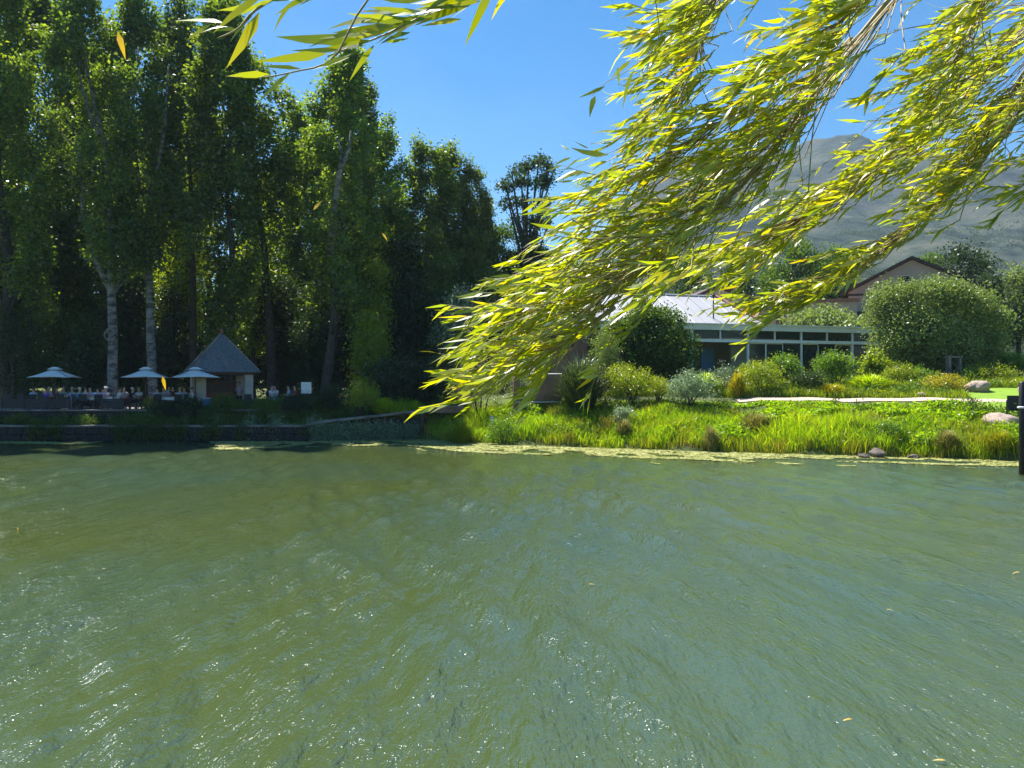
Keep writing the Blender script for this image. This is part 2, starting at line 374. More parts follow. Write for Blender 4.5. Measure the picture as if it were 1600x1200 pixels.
def axis(segs):
    out = []
    for a, b, s in segs: out += list(np.arange(a, b, s))
    return np.array(out + [segs[-1][1]])
gx = axis([(-2400, -400, 200), (-400, -90, 30), (-90, -40, 2), (-40, 34, .4), (34, 100, 2), (100, 400, 30), (400, 2400, 200)])
gy = axis([(-300, -10, 40), (-10, 0, 2), (0, 4, .4), (4, 30, 2), (30, 44, .5), (44, 49, .12), (49, 62, .5), (62, 120, 2), (120, 400, 20), (400, 2100, 150)])
XX, YY = np.meshgrid(gx, gy)
ZZ = G(XX, YY)
V = np.stack([XX, YY, ZZ], -1).reshape(-1, 3)
nx, ny = len(gx), len(gy)
ii, jj = np.meshgrid(np.arange(nx - 1), np.arange(ny - 1)); b0 = (jj * nx + ii).ravel()
Q = np.stack([b0, b0 + 1, b0 + nx + 1, b0 + nx], 1)
o = mesh_np('ground', V, Q, M['ground'], smooth=True); tag(o, kind='structure')

# water: one rippled sheet, finer near the bank the picture is taken from
rng = np.random.default_rng(11)
ang = np.concatenate([np.arange(-80, -40, 2.0), np.arange(-40, 40, .16), np.arange(40, 80.1, 2.0)])
rad = 2.4 * np.exp(np.arange(0, math.log(90 / 2.4), .0052))
AA, RR = np.meshgrid(np.radians(ang), rad)
WX = RR * np.sin(AA); WY = RR * np.cos(AA); WZ = np.zeros_like(WX)
dr = RR * .0052
calm = np.clip((shore(WX) - WY - 1.5) / 9.0, .06, 1)
for k in range(90):
    lam = .35 * (2.6 / .35) ** rng.random()
    th = rng.normal(0, .34) + (math.pi if rng.random() < .25 else 0) + .12
    kk = 2 * math.pi / lam
    amp = .0062 * lam ** .9 * rng.uniform(.5, 1.5)
    wgt = np.clip(lam / (4 * dr) - .6, 0, 1)
    ph = kk * (WX * math.cos(th) + WY * math.sin(th)) + rng.uniform(0, 6.28) + .6 * np.sin(WX * .5 + k) + .6 * np.sin(WY * .4 + 2 * k)
    s_ = np.sin(ph)
    WZ += amp * wgt * (s_ + .25 * np.cos(2 * ph))
gust = .65 + .5 * wob(WX * .6 + 3, WY * .45)
WZ *= calm * gust
V = np.stack([WX, WY, WZ], -1).reshape(-1, 3); nx, ny = len(ang), len(rad)
ii, jj = np.meshgrid(np.arange(nx - 1), np.arange(ny - 1)); b0 = (jj * nx + ii).ravel()
Q = np.stack([b0, b0 + 1, b0 + nx + 1, b0 + nx], 1)
o = mesh_np('water', V, Q, M['water'], smooth=True); tag(o, kind='structure')

# mountain
ug = np.linspace(-.35, 1.15, 330); yg = 230 * np.exp(np.linspace(0, math.log(2000 / 230), 230))
UU, YM = np.meshgrid(ug, yg)
XM = UU * YM
prof_px = np.array([-300, 700, 860, 930, 970, 1010, 1060, 1130, 1210, 1290, 1370, 1460, 1600, 1900, 2600])
prof_y = np.array([560, 545, 470, 405, 350, 300, 272, 258, 246, 238, 236, 230, 245, 300, 400])
e_u = (600 - np.interp(UU * F + 800, prof_px, prof_y)) / F
nfun = lambda x, y: (np.sin(x + 1.7 * np.sin(y * .8)) + np.sin(y * 1.1 + 1.3 * np.sin(x * .9 + 1)))/2
s = .16 * ss(YM, 250, 560) + .30 * ss(YM, 520, 1050) + .54 * ss(YM, 950, 1500)
drop = 1 - .55 * ss(YM, 1600, 3000)
ridge = 0
for k in range(6):
    f_ = .0028 * 1.9 ** k
    ridge = ridge + (1 - 2 * np.abs(nfun(XM * f_ + k * 3.1, YM * f_ * .7 + k))) * (46 / 1.85 ** k)
ZM = 7 + e_u * 1500 * s * drop + (ridge - 45) * ss(YM, 450, 1300) * 1.15 * np.clip(e_u * 5, .1, 1)
ZM = np.where(YM < 300, ZM - (300 - YM) * .08, ZM)
V = np.stack([XM, YM, ZM], -1).reshape(-1, 3); nx, ny = len(ug), len(yg)
ii, jj = np.meshgrid(np.arange(nx - 1), np.arange(ny - 1)); b0 = (jj * nx + ii).ravel()
Q = np.stack([b0, b0 + 1, b0 + nx + 1, b0 + nx], 1)
o = mesh_np('mountain', V, Q, M['mount'], smooth=True); tag(o, kind='structure')
def Gm(x, y):
    iu = np.clip(((x / y) + .35) / 1.5 * (len(ug) - 1), 0, len(ug) - 1).astype(int)
    iy = np.clip(np.log(y / 230) / math.log(2000 / 230) * (len(yg) - 1), 0, len(yg) - 1).astype(int)
    return ZM[iy, iu]

# ------------------------------------------------------------------ vegetation
def unit(v): return v / np.maximum(np.linalg.norm(v, axis=-1, keepdims=True), 1e-9)
def leaf_quads(P, D, N, L, W, fold=.18):
    D = unit(D); S = unit(np.cross(D, N)); N2 = np.cross(S, D)
    L = np.broadcast_to(L, len(P))[:, None]; W = np.broadcast_to(W, len(P))[:, None]
    a = P; c = P + D * L - N2 * L * .08
    b = P + D * L * .45 + S * W * .5 + N2 * W * fold
    d = P + D * L * .45 - S * W * .5 + N2 * W * fold
    V = np.stack([a, b, c, d], 1).reshape(-1, 3)
    Q = np.arange(len(V)).reshape(-1, 4)
    return V, Q
def blades(P, H, W, lean, rg, droop=.25):
    """two-quad bent blades"""
    n = len(P); a = rg.uniform(0, 6.283, n)
    S = np.stack([np.cos(a), np.sin(a), 0 * a], 1) * (W * .5)[:, None]
    b = rg.uniform(0, 6.283, n); Ld = np.stack([np.cos(b), np.sin(b), 0 * b], 1) * (lean * H)[:, None]
    up = np.array([0, 0, 1.0])
    m = P + up * (H * .55)[:, None] + Ld * .35
    t = P + up * (H * (1 - droop * np.clip(lean, 0, 1)))[:, None] + Ld
    V = np.stack([P - S, P + S, m + S * .8, m - S * .8, t + S * .12, t - S * .12], 1).reshape(-1, 3)
    i = (np.arange(n) * 6)[:, None]
    Q = np.concatenate([i + np.array([[0, 1, 2, 3]]), i + np.array([[3, 2, 4, 5]])], 1).reshape(-1, 4)
    return V, Q
def clump_leaves(rg, C, sig, n_per, L, W, up=.0, out_from=None):
    """leaves gathered in clumps round centres C"""
    n = len(C) * n_per
    idx = np.repeat(np.arange(len(C)), n_per)
    off = rg.normal(0, 1, (n, 3)) * np.asarray(sig)
    P = C[idx] + off
    D = unit(rg.normal(0, 1, (n, 3)) + np.array([0, 0, up]))
    N = unit(rg.normal(0, 1, (n, 3)) + unit(off) * .6 + np.array([0, 0, .5]))
    Ls = L * rg.uniform(.6, 1.35, n); Ws = W * rg.uniform(.6, 1.3, n)
    V, Q = leaf_quads(P, D, N, Ls, Ws)
    cl = rg.random(len(C))[idx]
    rnd = np.clip(.45 * cl + .55 * rg.random(n), 0, 1)
    return V, Q, rnd
def cat(parts):
    Vs, Qs, Rs, b = [], [], [], 0
    for V_, Q_, R_ in parts:
        Vs.append(V_); Qs.append(Q_ + b); Rs.append(R_); b += len(V_)
    return np.concatenate(Vs), np.concatenate(Qs), np.concatenate(Rs)

def wiggle(rg, h, lean=(0, 0), amp=.3, n=9):
    pts = []; ox = oy = 0
    for i in range(n):
        t = i / (n - 1); ox += rg.normal(0, amp / n); oy += rg.normal(0, amp / n)
        pts.append(Vector((lean[0] * t + ox * 2 * t, lean[1] * t + oy * 2 * t, h * t)))
    return pts

AXF = {}
def poplar(seed, h=30, r=3.2, base=.24, bark='bark', nclump=430, nper=62, fork=None, mat='poplar', limbs=16, tr=.42, lsz=.27, loc=(0, 0, 0)):
    rg = np.random.default_rng(seed)
    root = empty('poplar_tree', loc)
    mb = MB(); tp = wiggle(rg, h * .93, (rg.normal(0, .8), rg.normal(0, .8)), 2.2, 12)
    tp = [Vector((0, 0, -.5))] + tp
    rads = [tr * 1.35] + [tr * (1 - .93 * (i / 11)) for i in range(12)]
    mb.tube(tp, rads, 10)
    axis_ = lambda z: tp[1 + min(11, max(0, int(z / (h * .93) * 11)))]
    AXF[root.name] = axis_
    if fork:
        for (z0, dx, dy, z1, rr) in fork:
            a = axis_(z0); mb.tube([Vector((a.x, a.y, z0)), Vector((a.x + dx * .45, a.y + dy * .4, z0 + (z1 - z0) * .22)), Vector((a.x + dx * .8, a.y + dy * .7, z0 + (z1 - z0) * .55)),
                                    Vector((a.x + dx, a.y + dy, z1))], [rr, rr * .85, rr * .6, rr * .25], 9)
    C = []
    zb = h * base; nb = 46; BC = []
    for k in range(nb):
        t = ((k + rg.random()) / nb) ** .92
        z = zb + t * (h - zb)
        pr = r * (1 + .22 * math.sin(z * .45 + seed)) * (0.55 + .75 * math.sin(min(1, t * 1.15) * math.pi * .62 + .25)) * (1 - .80 * max(0, t - .55) / .45)
        a = k * 2.4 + rg.uniform(-.5, .5); rr = pr * rg.uniform(.35, .95); ax = axis_(z)
        BC.append((ax.x + rr * math.cos(a), ax.y + rr * math.sin(a), z, rg.uniform(.45, .85) * (1.1 - .4 * t), rg.uniform(.9, 1.9)))
    for k in range(nclump):
        b = BC[rg.integers(nb)]; d = unit(rg.normal(0, 1, 3)) * rg.uniform(.55, 1.1)
        C.append((b[0] + d[0] * b[3] * 1.25, b[1] + d[1] * b[3] * 1.25, b[2] + d[2] * b[4] + rg.normal(0, .1)))
    C = np.array(C)
    for k in range(limbs):
        c = Vector(C[rg.integers(len(C))]); z0 = max(zb * .8, c.z - rg.uniform(2.5, 6)); a = axis_(z0); s0 = Vector((a.x, a.y, z0))
        mid = s0.lerp(c, .5) + Vector((rg.normal(0, .25), rg.normal(0, .25), -.3))
        r0 = tr * (1 - z0 / h) * .42
        mb.tube([s0, mid, c], [r0, r0 * .6, r0 * .2], 6)
    trunk = mb.build('trunk', M[bark], root, True)
    V_, Q_, R_ = clump_leaves(rg, C, (.30, .30, .42), nper, lsz, lsz * .72, up=.2)
    crown = mesh_np('crown', V_, Q_, M[mat], root, R_)
    return root

def bush_mesh(rg, blobs, n, lsz, asp=.5, clump=.22, nper=24, up=.2, inner=.25):
    """blobs: (x,y,z,rx,ry,rz) ellipsoids; returns leaves"""
    vol = np.array([(b[3] * b[4] + b[3] * b[5] + b[4] * b[5]) for b in blobs]); vol = vol / vol.sum()
    nc = max(8, n // nper); C = []
    for k in range(nc):
        b = blobs[rg.choice(len(blobs), p=vol)]
        d = unit(rg.normal(0, 1, 3)); 
        if d[2] < -.35: d[2] *= -.6
        rr = rg.uniform(.82, 1.04) if rg.random() > inner else rg.uniform(.3, .8)
        C.append((b[0] + d[0] * b[3] * rr, b[1] + d[1] * b[4] * rr, b[2] + d[2] * b[5] * rr))
    C = np.array(C)
    return clump_leaves(rg, C, (clump, clump, clump * .8), nper, lsz, lsz * asp, up)

def broad_tree(name, loc, seed, blobs, n, lsz, mat, trunk_r=.2, bark='bark', asp=.6, clump=.4, label=None, cat_='tree', group=None, nper=26, inner=.25, trunk_pts=None):
    rg = np.random.default_rng(seed); root = empty(name, loc, 0, label, cat_, group)
    mb = MB(); zc = max(b[2] for b in blobs)
    base = trunk_pts or [Vector((0, 0, -.4)), Vector((rg.normal(0, .1), rg.normal(0, .1), zc * .35)), Vector((rg.normal(0, .2), rg.normal(0, .2), zc * .8))]
    mb.tube(base, [trunk_r * 1.3, trunk_r, trunk_r * .5][:len(base)] if len(base) == 3 else [trunk_r * (1.3 - i / len(base)) for i in range(len(base))], 9)
    for b in blobs:
        c = Vector(b[:3]); s0 = base[1].lerp(base[-1], rg.uniform(0, .8)); mid = s0.lerp(c, .55) + Vector((0, 0, -.1))
        mb.tube([s0, mid, c, c + Vector((rg.normal(0, b[3] * .4), rg.normal(0, b[4] * .4), b[5] * .6))], [trunk_r * .5, trunk_r * .35, trunk_r * .2, trunk_r * .06], 6)
    mb.build('trunk' if trunk_r > .08 else 'stems', M[bark], root, True)
    V_, Q_, R_ = bush_mesh(rg, blobs, n, lsz, asp, clump, nper, inner=inner)
    mesh_np('crown' if trunk_r > .08 else 'foliage', V_, Q_, M[mat], root, R_)
    return root

def shrub(px, ytop, ybot, hw, Y, mat, seed, label, n=2600, lsz=.10, asp=.45, name='shrub', clump=.12, kind='leafy', group=None, depth=.8):
    """a shrub standing on the ground, its outline given by width and height seen at distance Y"""
    s_ = Y / F; X = (px - 800) * s_; zt = CAMZ - (ytop - 600) * s_; zb_ = float(G(X, Y)); zl = CAMZ - (ybot - 600) * s_
    zb_ = min(zb_, zl + .4); hgt = max(.4, zt - zb_); w = hw * s_
    rg = np.random.default_rng(seed); root = empty(name, (X, Y, zb_), 0, label, 'shrub', group)
    if kind == 'strap':
        nb = n; a = rg.uniform(0, 6.283, nb); r_ = w * .28 * np.sqrt(rg.random(nb))
        P = np.stack([r_ * np.cos(a), r_ * np.sin(a) * depth, 0 * a - .05], 1)
        lq = rg.random(nb) ** .8; H = hgt * rg.uniform(.75, 1.12, nb) * (1 - .62 * lq ** 1.6); D = np.stack([np.cos(a), np.sin(a), 0 * a], 1)
        Wd = lsz * rg.uniform(.6, 1.2, nb); lean = w * (.04 + .78 * lq)
        S = unit(np.cross(D, [0, 0, 1.0])) * (Wd / 2)[:, None]
        up = np.array([0, 0, 1.0]); m1 = P + up * (H * .5)[:, None] + D * (lean * .3)[:, None]
        m2 = P + up * (H * .86)[:, None] + D * (lean * .7)[:, None]; tt = P + up * (H * (1 - .18 * rg.random(nb)))[:, None] + D * (lean * 1.25)[:, None]
        V_ = np.stack([P - S, P + S, m1 + S, m1 - S, m2 + S * .7, m2 - S * .7, tt + S * .1, tt - S * .1], 1).reshape(-1, 3)
        i = (np.arange(nb) * 8)[:, None]
        Q_ = np.concatenate([i + np.array([[0, 1, 2, 3]]), i + np.array([[3, 2, 4, 5]]), i + np.array([[5, 4, 6, 7]])], 1).reshape(-1, 4)
        R_ = np.repeat(rg.random(nb), 3)
        mesh_np('foliage', V_, Q_, M[mat], root, R_)
        mb = MB(); mb.lathe([(w * .2, -.3), (w * .2, .03), (w * .1, .08)], n=10); mb.build('crown_base', M['soil'], root, True)
        return root
    blobs = []
    nb = 5 if kind == 'leafy' else 3
    for k in range(nb):
        a = k / nb * 6.283 + rg.uniform(0, 1); q = .42 if k else 0
        rz = hgt * rg.uniform(.36, .5)
        blobs.append((w * q * math.cos(a), w * q * math.sin(a) * depth, hgt - rz * (1.0 if k == 0 else rg.uniform(1.05, 1.5)), w * rg.uniform(.5, .62), w * rg.uniform(.45, .6) * depth, rz))
    blobs.append((0, 0, hgt * .3, w * .85, w * .7 * depth, hgt * .34))
    mb = MB()
    for k in range(6):
        b = blobs[k % len(blobs)]
        mb.tube([(rg.normal(0, w * .08), rg.normal(0, w * .08), -.2), (b[0] * .5, b[1] * .5, hgt * .3), (b[0], b[1], b[2])], [.05, .035, .015], 5)
    mb.build('stems', M['stem'], root, True)
    V_, Q_, R_ = bush_mesh(rg, blobs, n, lsz, asp, clump, 22, inner=.3)
    mesh_np('foliage', V_, Q_, M[mat], root, R_)
    return root
#@@VEG

# ------------------------------------------------------------------ tall trees on the left
protos = [poplar(101, 33, 3.6, .22, 'bark', 520, 52, tr=.45), poplar(102, 31, 3.2, .26, 'bark', 480, 52, tr=.36), poplar(103, 28, 2.6, .16, 'bark', 440, 50, tr=.3, limbs=12)]
protos.append(poplar(104, 31, 3.0, .50, 'bark', 330, 52, tr=.34, limbs=10))
def pop_h(ytop, Y, gz): return (600 - ytop) / F * Y + CAMZ - gz
def place(p, px, Y, ytop, h0, label, rz, wide=1.0, first=False, group='tall poplars behind the terrace'):
    o = p if first else clone(p)
    X = (px - 800) / F * Y; gz = float(G(X, Y)); h = pop_h(ytop, Y, gz)
    o.location = (X, Y, gz); s_ = h / h0; o.scale = (wide * (s_ * .5 + .5), wide * (s_ * .5 + .5), s_); o.rotation_euler = (0, 0, rz)
    tag(o, label, 'tree', group)
    return o
HH = [33, 31, 28, 31]
spec = [  # px, Y, top, proto, wide, rz, label
    (12, 53, -70, 0, 1.15, .3, 'massive shaded poplar at the extreme left, its dark trunk behind the nearest umbrella'),
    (108, 60, -40, 1, 1.1, 1.4, 'tall poplar between the far left trunk and the pale forked trunk'),
    (304, 57, -10, 3, 1.0, 2.2, 'thin dark trunked poplar just left of the hut roof peak'),
    (352, 55, 20, 2, 1.1, .9, 'tall poplar with a dark forked trunk rising straight behind the hut'),
    (425, 57, 75, 3, 1.25, 4.0, 'slim poplar right of the hut with a bare dark stem'),
    (560, 58, 105, 0, .85, 5.2, 'tall leafy poplar at the step in the skyline, above the bright green sapling'),
    (606, 61, 180, 1, 1.15, .5, 'poplar one step lower than the big block of tall trees'),
    (648, 63, 232, 2, 1.15, 1.9, 'narrow upright poplar in the sloping skyline, first of two with pointed tops'),
    (690, 64, 234, 2, 1.1, 3.3, 'pointed poplar with lit left edge in the sloping skyline'),
    (722, 65, 262, 2, .9, 2.6, 'leafy poplar of middling height between the pointed one and the low end'),
    (762, 67, 318, 2, 1.0, 4.6, 'rounded poplar near the low right end of the tree line'),
]
used = set()
for (px, Y, top, pi, wd, rz, lb) in spec:
    place(protos[pi], px, Y, top, HH[pi], lb, rz, wd, pi not in used); used.add(pi)
# the two pale trunked poplars and the one with the bare pale limb
t = poplar(111, 32, 3.3, .32, 'bark_pale', 470, 52, fork=[(8.6, -2.6, .3, 19, .30), (17, 2.4, -.6, 26, .16), (19, -1.8, -.9, 27, .15)], tr=.37)
place(t, 176, 51.5, -50, 32, 'poplar with a pale forked trunk and a ringed knot hole, between the first two umbrellas', 0, 1.0, True)
ka = AXF[t.name](5.2); mb = MB(); a = [(ka.x + .1 + .36 * math.cos(k * 6.283 / 14), ka.y - .5, 5.3 + .42 * math.sin(k * 6.283 / 14)) for k in range(15)]
mb.tube(a, .075, 6); kn = mb.build('knot_hole', M['bark_pale'], t, True)
t = poplar(112, 31, 3.0, .33, 'bark_pale', 440, 52, fork=[(15, 2.0, -.8, 25, .2)], tr=.35)
place(t, 240, 52.5, -25, 31, 'poplar with a straight pale grey trunk above the middle umbrella', .0, 1.0, True)
t = poplar(113, 29, 3.2, .24, 'bark', 520, 52, fork=[], tr=.42)
place(t, 508, 54.5, 72, 29, 'broad poplar with a bare pale limb showing near the top of its crown', .0, 1.05, True)
mb = MB(); q = lambda px, py, Y=50.6: Vector(at(px, py, Y)) - t.location
def inv(p): return Vector((p.x / t.scale.x, p.y / t.scale.y, p.z / t.scale.z))
mb.tube([inv(q(516, 400, 53.8)), inv(q(524, 320, 51.8)), inv(q(530, 270)), inv(q(545, 235)), inv(q(548, 205))], [.28, .24, .17, .11, .05], 8)
mb.tube([inv(q(530, 270)), inv(q(534, 235)), inv(q(526, 215))], [.12, .08, .04], 7)
mb.build('limb', M['bark_pale'], t, True)
# second and third rows seen in the gaps
rows = []
rg = random.Random(5)
for i, px in enumerate([-420, -340, -260, -190, -130] + list(range(-70, 800, 58))):
    top = np.interp(px, [0, 100, 250, 400, 560, 620, 700, 790], [40, 60, 90, 150, 190, 270, 320, 400])
    rows.append((px + rg.uniform(-12, 12), 70 + rg.uniform(-2, 3), top + rg.uniform(5, 50)))
for i, px in enumerate(range(-90, 800, 70)):
    top = np.interp(px, [0, 200, 400, 560, 700, 790], [170, 190, 230, 280, 370, 430])
    rows.append((px + rg.uniform(-15, 15), 82 + rg.uniform(-2, 3), top + rg.uniform(0, 60)))
LM = [(50, 'left umbrella'), (176, 'pale forked trunk'), (240, 'straight pale trunk'), (345, 'hut roof peak'), (425, 'slim bare stemmed poplar'), (478, 'white board'), (540, 'bare pale limb'), (583, 'bright sapling'), (640, 'orange shelter'), (700, 'pointed poplars'), (760, 'low end of the tree line')]
def rear_label(px, Y):
    q, nm = min(LM, key=lambda a: abs(a[0] - px)); d = px - q
    if px < -20: return 'dark rear poplar beyond the left edge, shading the terrace'
    return 'dark %s row poplar %s the %s' % ('second' if Y < 76 else 'last', 'just left of' if d < -12 else 'just right of' if d > 12 else 'straight behind', nm)
for i, (px, Y, top) in enumerate(rows):
    k = i % 3
    if px > 0 and (abs(px - 292) < 30 or abs(px - 583) < 26 or abs(px - 397) < 16): continue
    place(protos[k], px, Y, top, HH[k], rear_label(px, Y), rg.uniform(0, 6), 1.25, False, 'poplars in the rows behind')

# lower trees and bushes under the poplars
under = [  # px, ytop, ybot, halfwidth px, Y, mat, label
    (292, 255, 560, 46, 59.5, 'bright', 'bright green young tree with sunlight put into its leaf colour, left of the hut roof'),
    (397, 335, 560, 28, 60, 'bright', 'small tree with sunlight in its leaf colour showing between dark trunks right of the hut peak'),
    (583, 362, 560, 24, 57, 'bright', 'slender sapling with sunlight in its leaf colour in the dark gap near the middle'),
    (575, 490, 566, 26, 54, 'bright', 'round lime green bush, glow put into its colour, in the dark hollow'),
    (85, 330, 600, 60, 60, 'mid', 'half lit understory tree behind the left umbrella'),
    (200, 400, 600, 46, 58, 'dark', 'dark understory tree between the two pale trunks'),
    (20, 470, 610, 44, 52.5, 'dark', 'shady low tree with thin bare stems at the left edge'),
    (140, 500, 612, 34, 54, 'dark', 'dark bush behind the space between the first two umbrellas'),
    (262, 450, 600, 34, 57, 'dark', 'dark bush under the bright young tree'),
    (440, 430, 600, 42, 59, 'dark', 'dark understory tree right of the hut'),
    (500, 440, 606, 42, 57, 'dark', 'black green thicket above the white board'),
    (548, 400, 610, 30, 60, 'dark', 'shaded ivy covered stump left of the lime bush'),
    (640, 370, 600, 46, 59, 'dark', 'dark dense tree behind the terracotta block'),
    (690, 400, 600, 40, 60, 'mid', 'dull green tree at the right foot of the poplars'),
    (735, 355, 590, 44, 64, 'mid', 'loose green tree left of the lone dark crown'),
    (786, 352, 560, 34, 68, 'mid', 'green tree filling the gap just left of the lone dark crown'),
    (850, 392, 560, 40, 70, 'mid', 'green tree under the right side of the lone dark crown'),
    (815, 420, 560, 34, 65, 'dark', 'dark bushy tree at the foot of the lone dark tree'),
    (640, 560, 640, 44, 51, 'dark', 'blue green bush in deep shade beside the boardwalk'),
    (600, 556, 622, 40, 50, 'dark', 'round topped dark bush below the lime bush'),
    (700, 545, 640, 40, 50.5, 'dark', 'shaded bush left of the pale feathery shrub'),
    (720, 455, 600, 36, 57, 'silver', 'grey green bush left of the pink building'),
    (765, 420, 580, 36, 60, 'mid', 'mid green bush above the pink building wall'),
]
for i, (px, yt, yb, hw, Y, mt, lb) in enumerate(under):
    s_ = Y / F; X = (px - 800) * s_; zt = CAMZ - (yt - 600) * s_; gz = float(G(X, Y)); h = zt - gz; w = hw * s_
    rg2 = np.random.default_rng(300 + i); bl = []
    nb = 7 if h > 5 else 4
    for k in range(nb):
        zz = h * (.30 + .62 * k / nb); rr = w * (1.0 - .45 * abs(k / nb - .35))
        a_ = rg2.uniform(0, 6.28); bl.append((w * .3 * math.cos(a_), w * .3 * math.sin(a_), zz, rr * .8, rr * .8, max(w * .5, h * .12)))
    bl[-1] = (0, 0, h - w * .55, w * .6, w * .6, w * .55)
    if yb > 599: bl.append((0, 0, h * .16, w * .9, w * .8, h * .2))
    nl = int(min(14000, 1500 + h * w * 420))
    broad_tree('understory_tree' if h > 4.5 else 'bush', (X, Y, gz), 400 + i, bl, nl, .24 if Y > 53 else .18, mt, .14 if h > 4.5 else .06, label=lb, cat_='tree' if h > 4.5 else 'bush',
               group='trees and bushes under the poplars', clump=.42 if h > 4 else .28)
# continuous dark thicket far behind the trunks, closes the view under the crowns
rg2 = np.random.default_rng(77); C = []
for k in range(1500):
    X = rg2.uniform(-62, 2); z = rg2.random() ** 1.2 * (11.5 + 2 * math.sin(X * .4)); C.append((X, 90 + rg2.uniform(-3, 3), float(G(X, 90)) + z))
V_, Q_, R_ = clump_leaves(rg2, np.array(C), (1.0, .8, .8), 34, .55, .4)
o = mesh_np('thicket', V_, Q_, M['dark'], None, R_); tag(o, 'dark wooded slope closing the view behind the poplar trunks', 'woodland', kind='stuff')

# the lone dark tree beyond the tree line
Y = 66; gz = float(G((822 - 800) / F * Y, Y)); s_ = Y / F
bl = []
for (px, py, r_) in [(842, 250, 14), (826, 262, 16), (855, 262, 12), (800, 272, 14), (790, 292, 13), (815, 290, 14), (846, 290, 18), (862, 275, 8), (795, 318, 15), (822, 318, 14), (848, 322, 16), (812, 345, 16), (838, 352, 18), (856, 350, 12), (826, 380, 22), (812, 405, 22), (840, 410, 24), (828, 450, 26)]:
    bl.append(((px - 822) * s_, 0 + ((px * 7 + py) % 5 - 2) * .3, CAMZ - (py - 600) * s_ - gz, r_ * s_ * .8, r_ * s_ * .9, r_ * s_ * .75))
broad_tree('lone_tree', (1.23, Y, gz), 55, bl, 8500, .27, 'dark', .32, label='lone tall dark tree with an open ragged crown against the sky beside the willow', clump=.30, nper=24, inner=.15)

# trees behind the buildings
back = [
    (985, 430, 560, 70, 84, 'mid', 'broad dark green tree behind the metal roof, mostly hidden by the willow'),
    (905, 400, 520, 50, 80, 'mid', 'green tree behind the pink building corner'),
    (1075, 395, 500, 50, 88, 'mid', 'tree behind the middle of the metal roof'),
    (1160, 392, 500, 46, 86, 'dark', 'bluish dark tree left of the tall rounded tree'),
    (1235, 360, 500, 48, 90, 'mid', 'tall rounded tree with a pointed top behind the pink wall'),
    (1300, 385, 500, 44, 92, 'mid', 'lighter green tree just left of the gable'),
    (1205, 430, 500, 34, 80, 'mid', 'lower green tree above the terracotta roof edge'),
    (1500, 378, 560, 52, 82, 'dark', 'big dark evergreen right of the gable'),
    (1455, 398, 460, 30, 88, 'mid', 'green crown rising over the right slope of the gable'),
    (1545, 430, 600, 34, 74, 'dark', 'dark tree at the right behind the big rounded bush'),
    (1590, 420, 600, 40, 80, 'grey', 'tall thin pale tree with bare stems at the right edge'),
    (1655, 400, 600, 60, 78, 'mid', 'green tree just past the right edge'),
    (1292, 482, 512, 62, 64, 'grey', 'grey green hedge behind the flat roof of the glazed veranda'),
]
for i, (px, yt, yb, hw, Y, mt, lb) in enumerate(back):
    s_ = Y / F; X = (px - 800) * s_; zt = CAMZ - (yt - 600) * s_; gz = float(G(X, Y)); h = zt - gz; w = hw * s_
    rg2 = np.random.default_rng(500 + i); bl = []
    for k in range(9):
        a_ = rg2.uniform(0, 6.28); zz = h * rg2.uniform(.35, .8); q = rg2.uniform(.2, .6)
        bl.append((w * q * math.cos(a_), w * q * math.sin(a_), zz, w * .5, w * .5, max(.8, min(w * .5, h * .2))))
    rz_ = min(w * .55, h * .25); bl.append((0, 0, h - rz_, w * .5, w * .5, rz_)); bl.append((0, 0, h * .3, w * .85, w * .8, h * .25))
    broad_tree('garden_tree', (X, Y, gz), 600 + i, bl, 7500, .34, mt, .2, label=lb, group='trees behind the buildings', clump=.5)
# wooded patches low on the mountain
rg2 = np.random.default_rng(9); C = []; n_ = 0
while len(C) < 3400:
    y_ = 230 * (1100 / 230) ** rg2.random(); u = rg2.uniform(.02, .75); x_ = u * y_
    dens = nfun(x_ * .012, y_ * .02) + .5 * nfun(x_ * .03 + 5, y_ * .035)
    if dens < (-.05 if y_ > 330 else -.4): continue
    C.append((x_, y_, float(Gm(np.array(x_), np.array(y_))) + rg2.uniform(.5, 2.5)))
C = np.array(C); sig = 1.7
V_, Q_, R_ = clump_leaves(rg2, C, (2.8, 2.8, 1.5), 34, 2.2, 1.7)
o = mesh_np('far_woodland', V_, Q_, M['far'], None, R_); tag(o, 'patches of scrub and small trees on the lower mountain slope', 'woodland', kind='stuff')

# ------------------------------------------------------------------ left bank: walls, terrace, hut
def facade(P0, P1):
    d = (P1 - P0); L = math.hypot(d.x, d.y); return L, math.atan2(d.y, d.x)
lw = empty('retaining_wall', (-50, 44.6, 0), 0, 'low dark stone wall rising from the water with a worn coping, sun patches in its colour', 'wall')
mb = MB(); rg = random.Random(3); x = -14.0
for row in range(4):
    x = -10.0 - (row % 2) * .35
    while x < 37.8:
        w = rg.uniform(.45, 1.0); w = min(w, 37.9 - x)
        mb.box((x + w / 2, .35 + rg.uniform(-.02, .02), -.62 + .42 * row + .0), (w - .03, .7, .395), bev=.03); x += w
    if row == 3: break
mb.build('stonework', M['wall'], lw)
mb = MB(); x = -10
while x < 37.7:
    w = rg.uniform(1.1, 2.0); w = min(w, 37.9 - x); mb.box((x + w / 2, .34 + rg.uniform(-.02, .02), .90 + rg.uniform(-.008, .008)), (w - .02, .86, .10), bev=.02); x += w
mb.build('coping', M['coping'], lw)

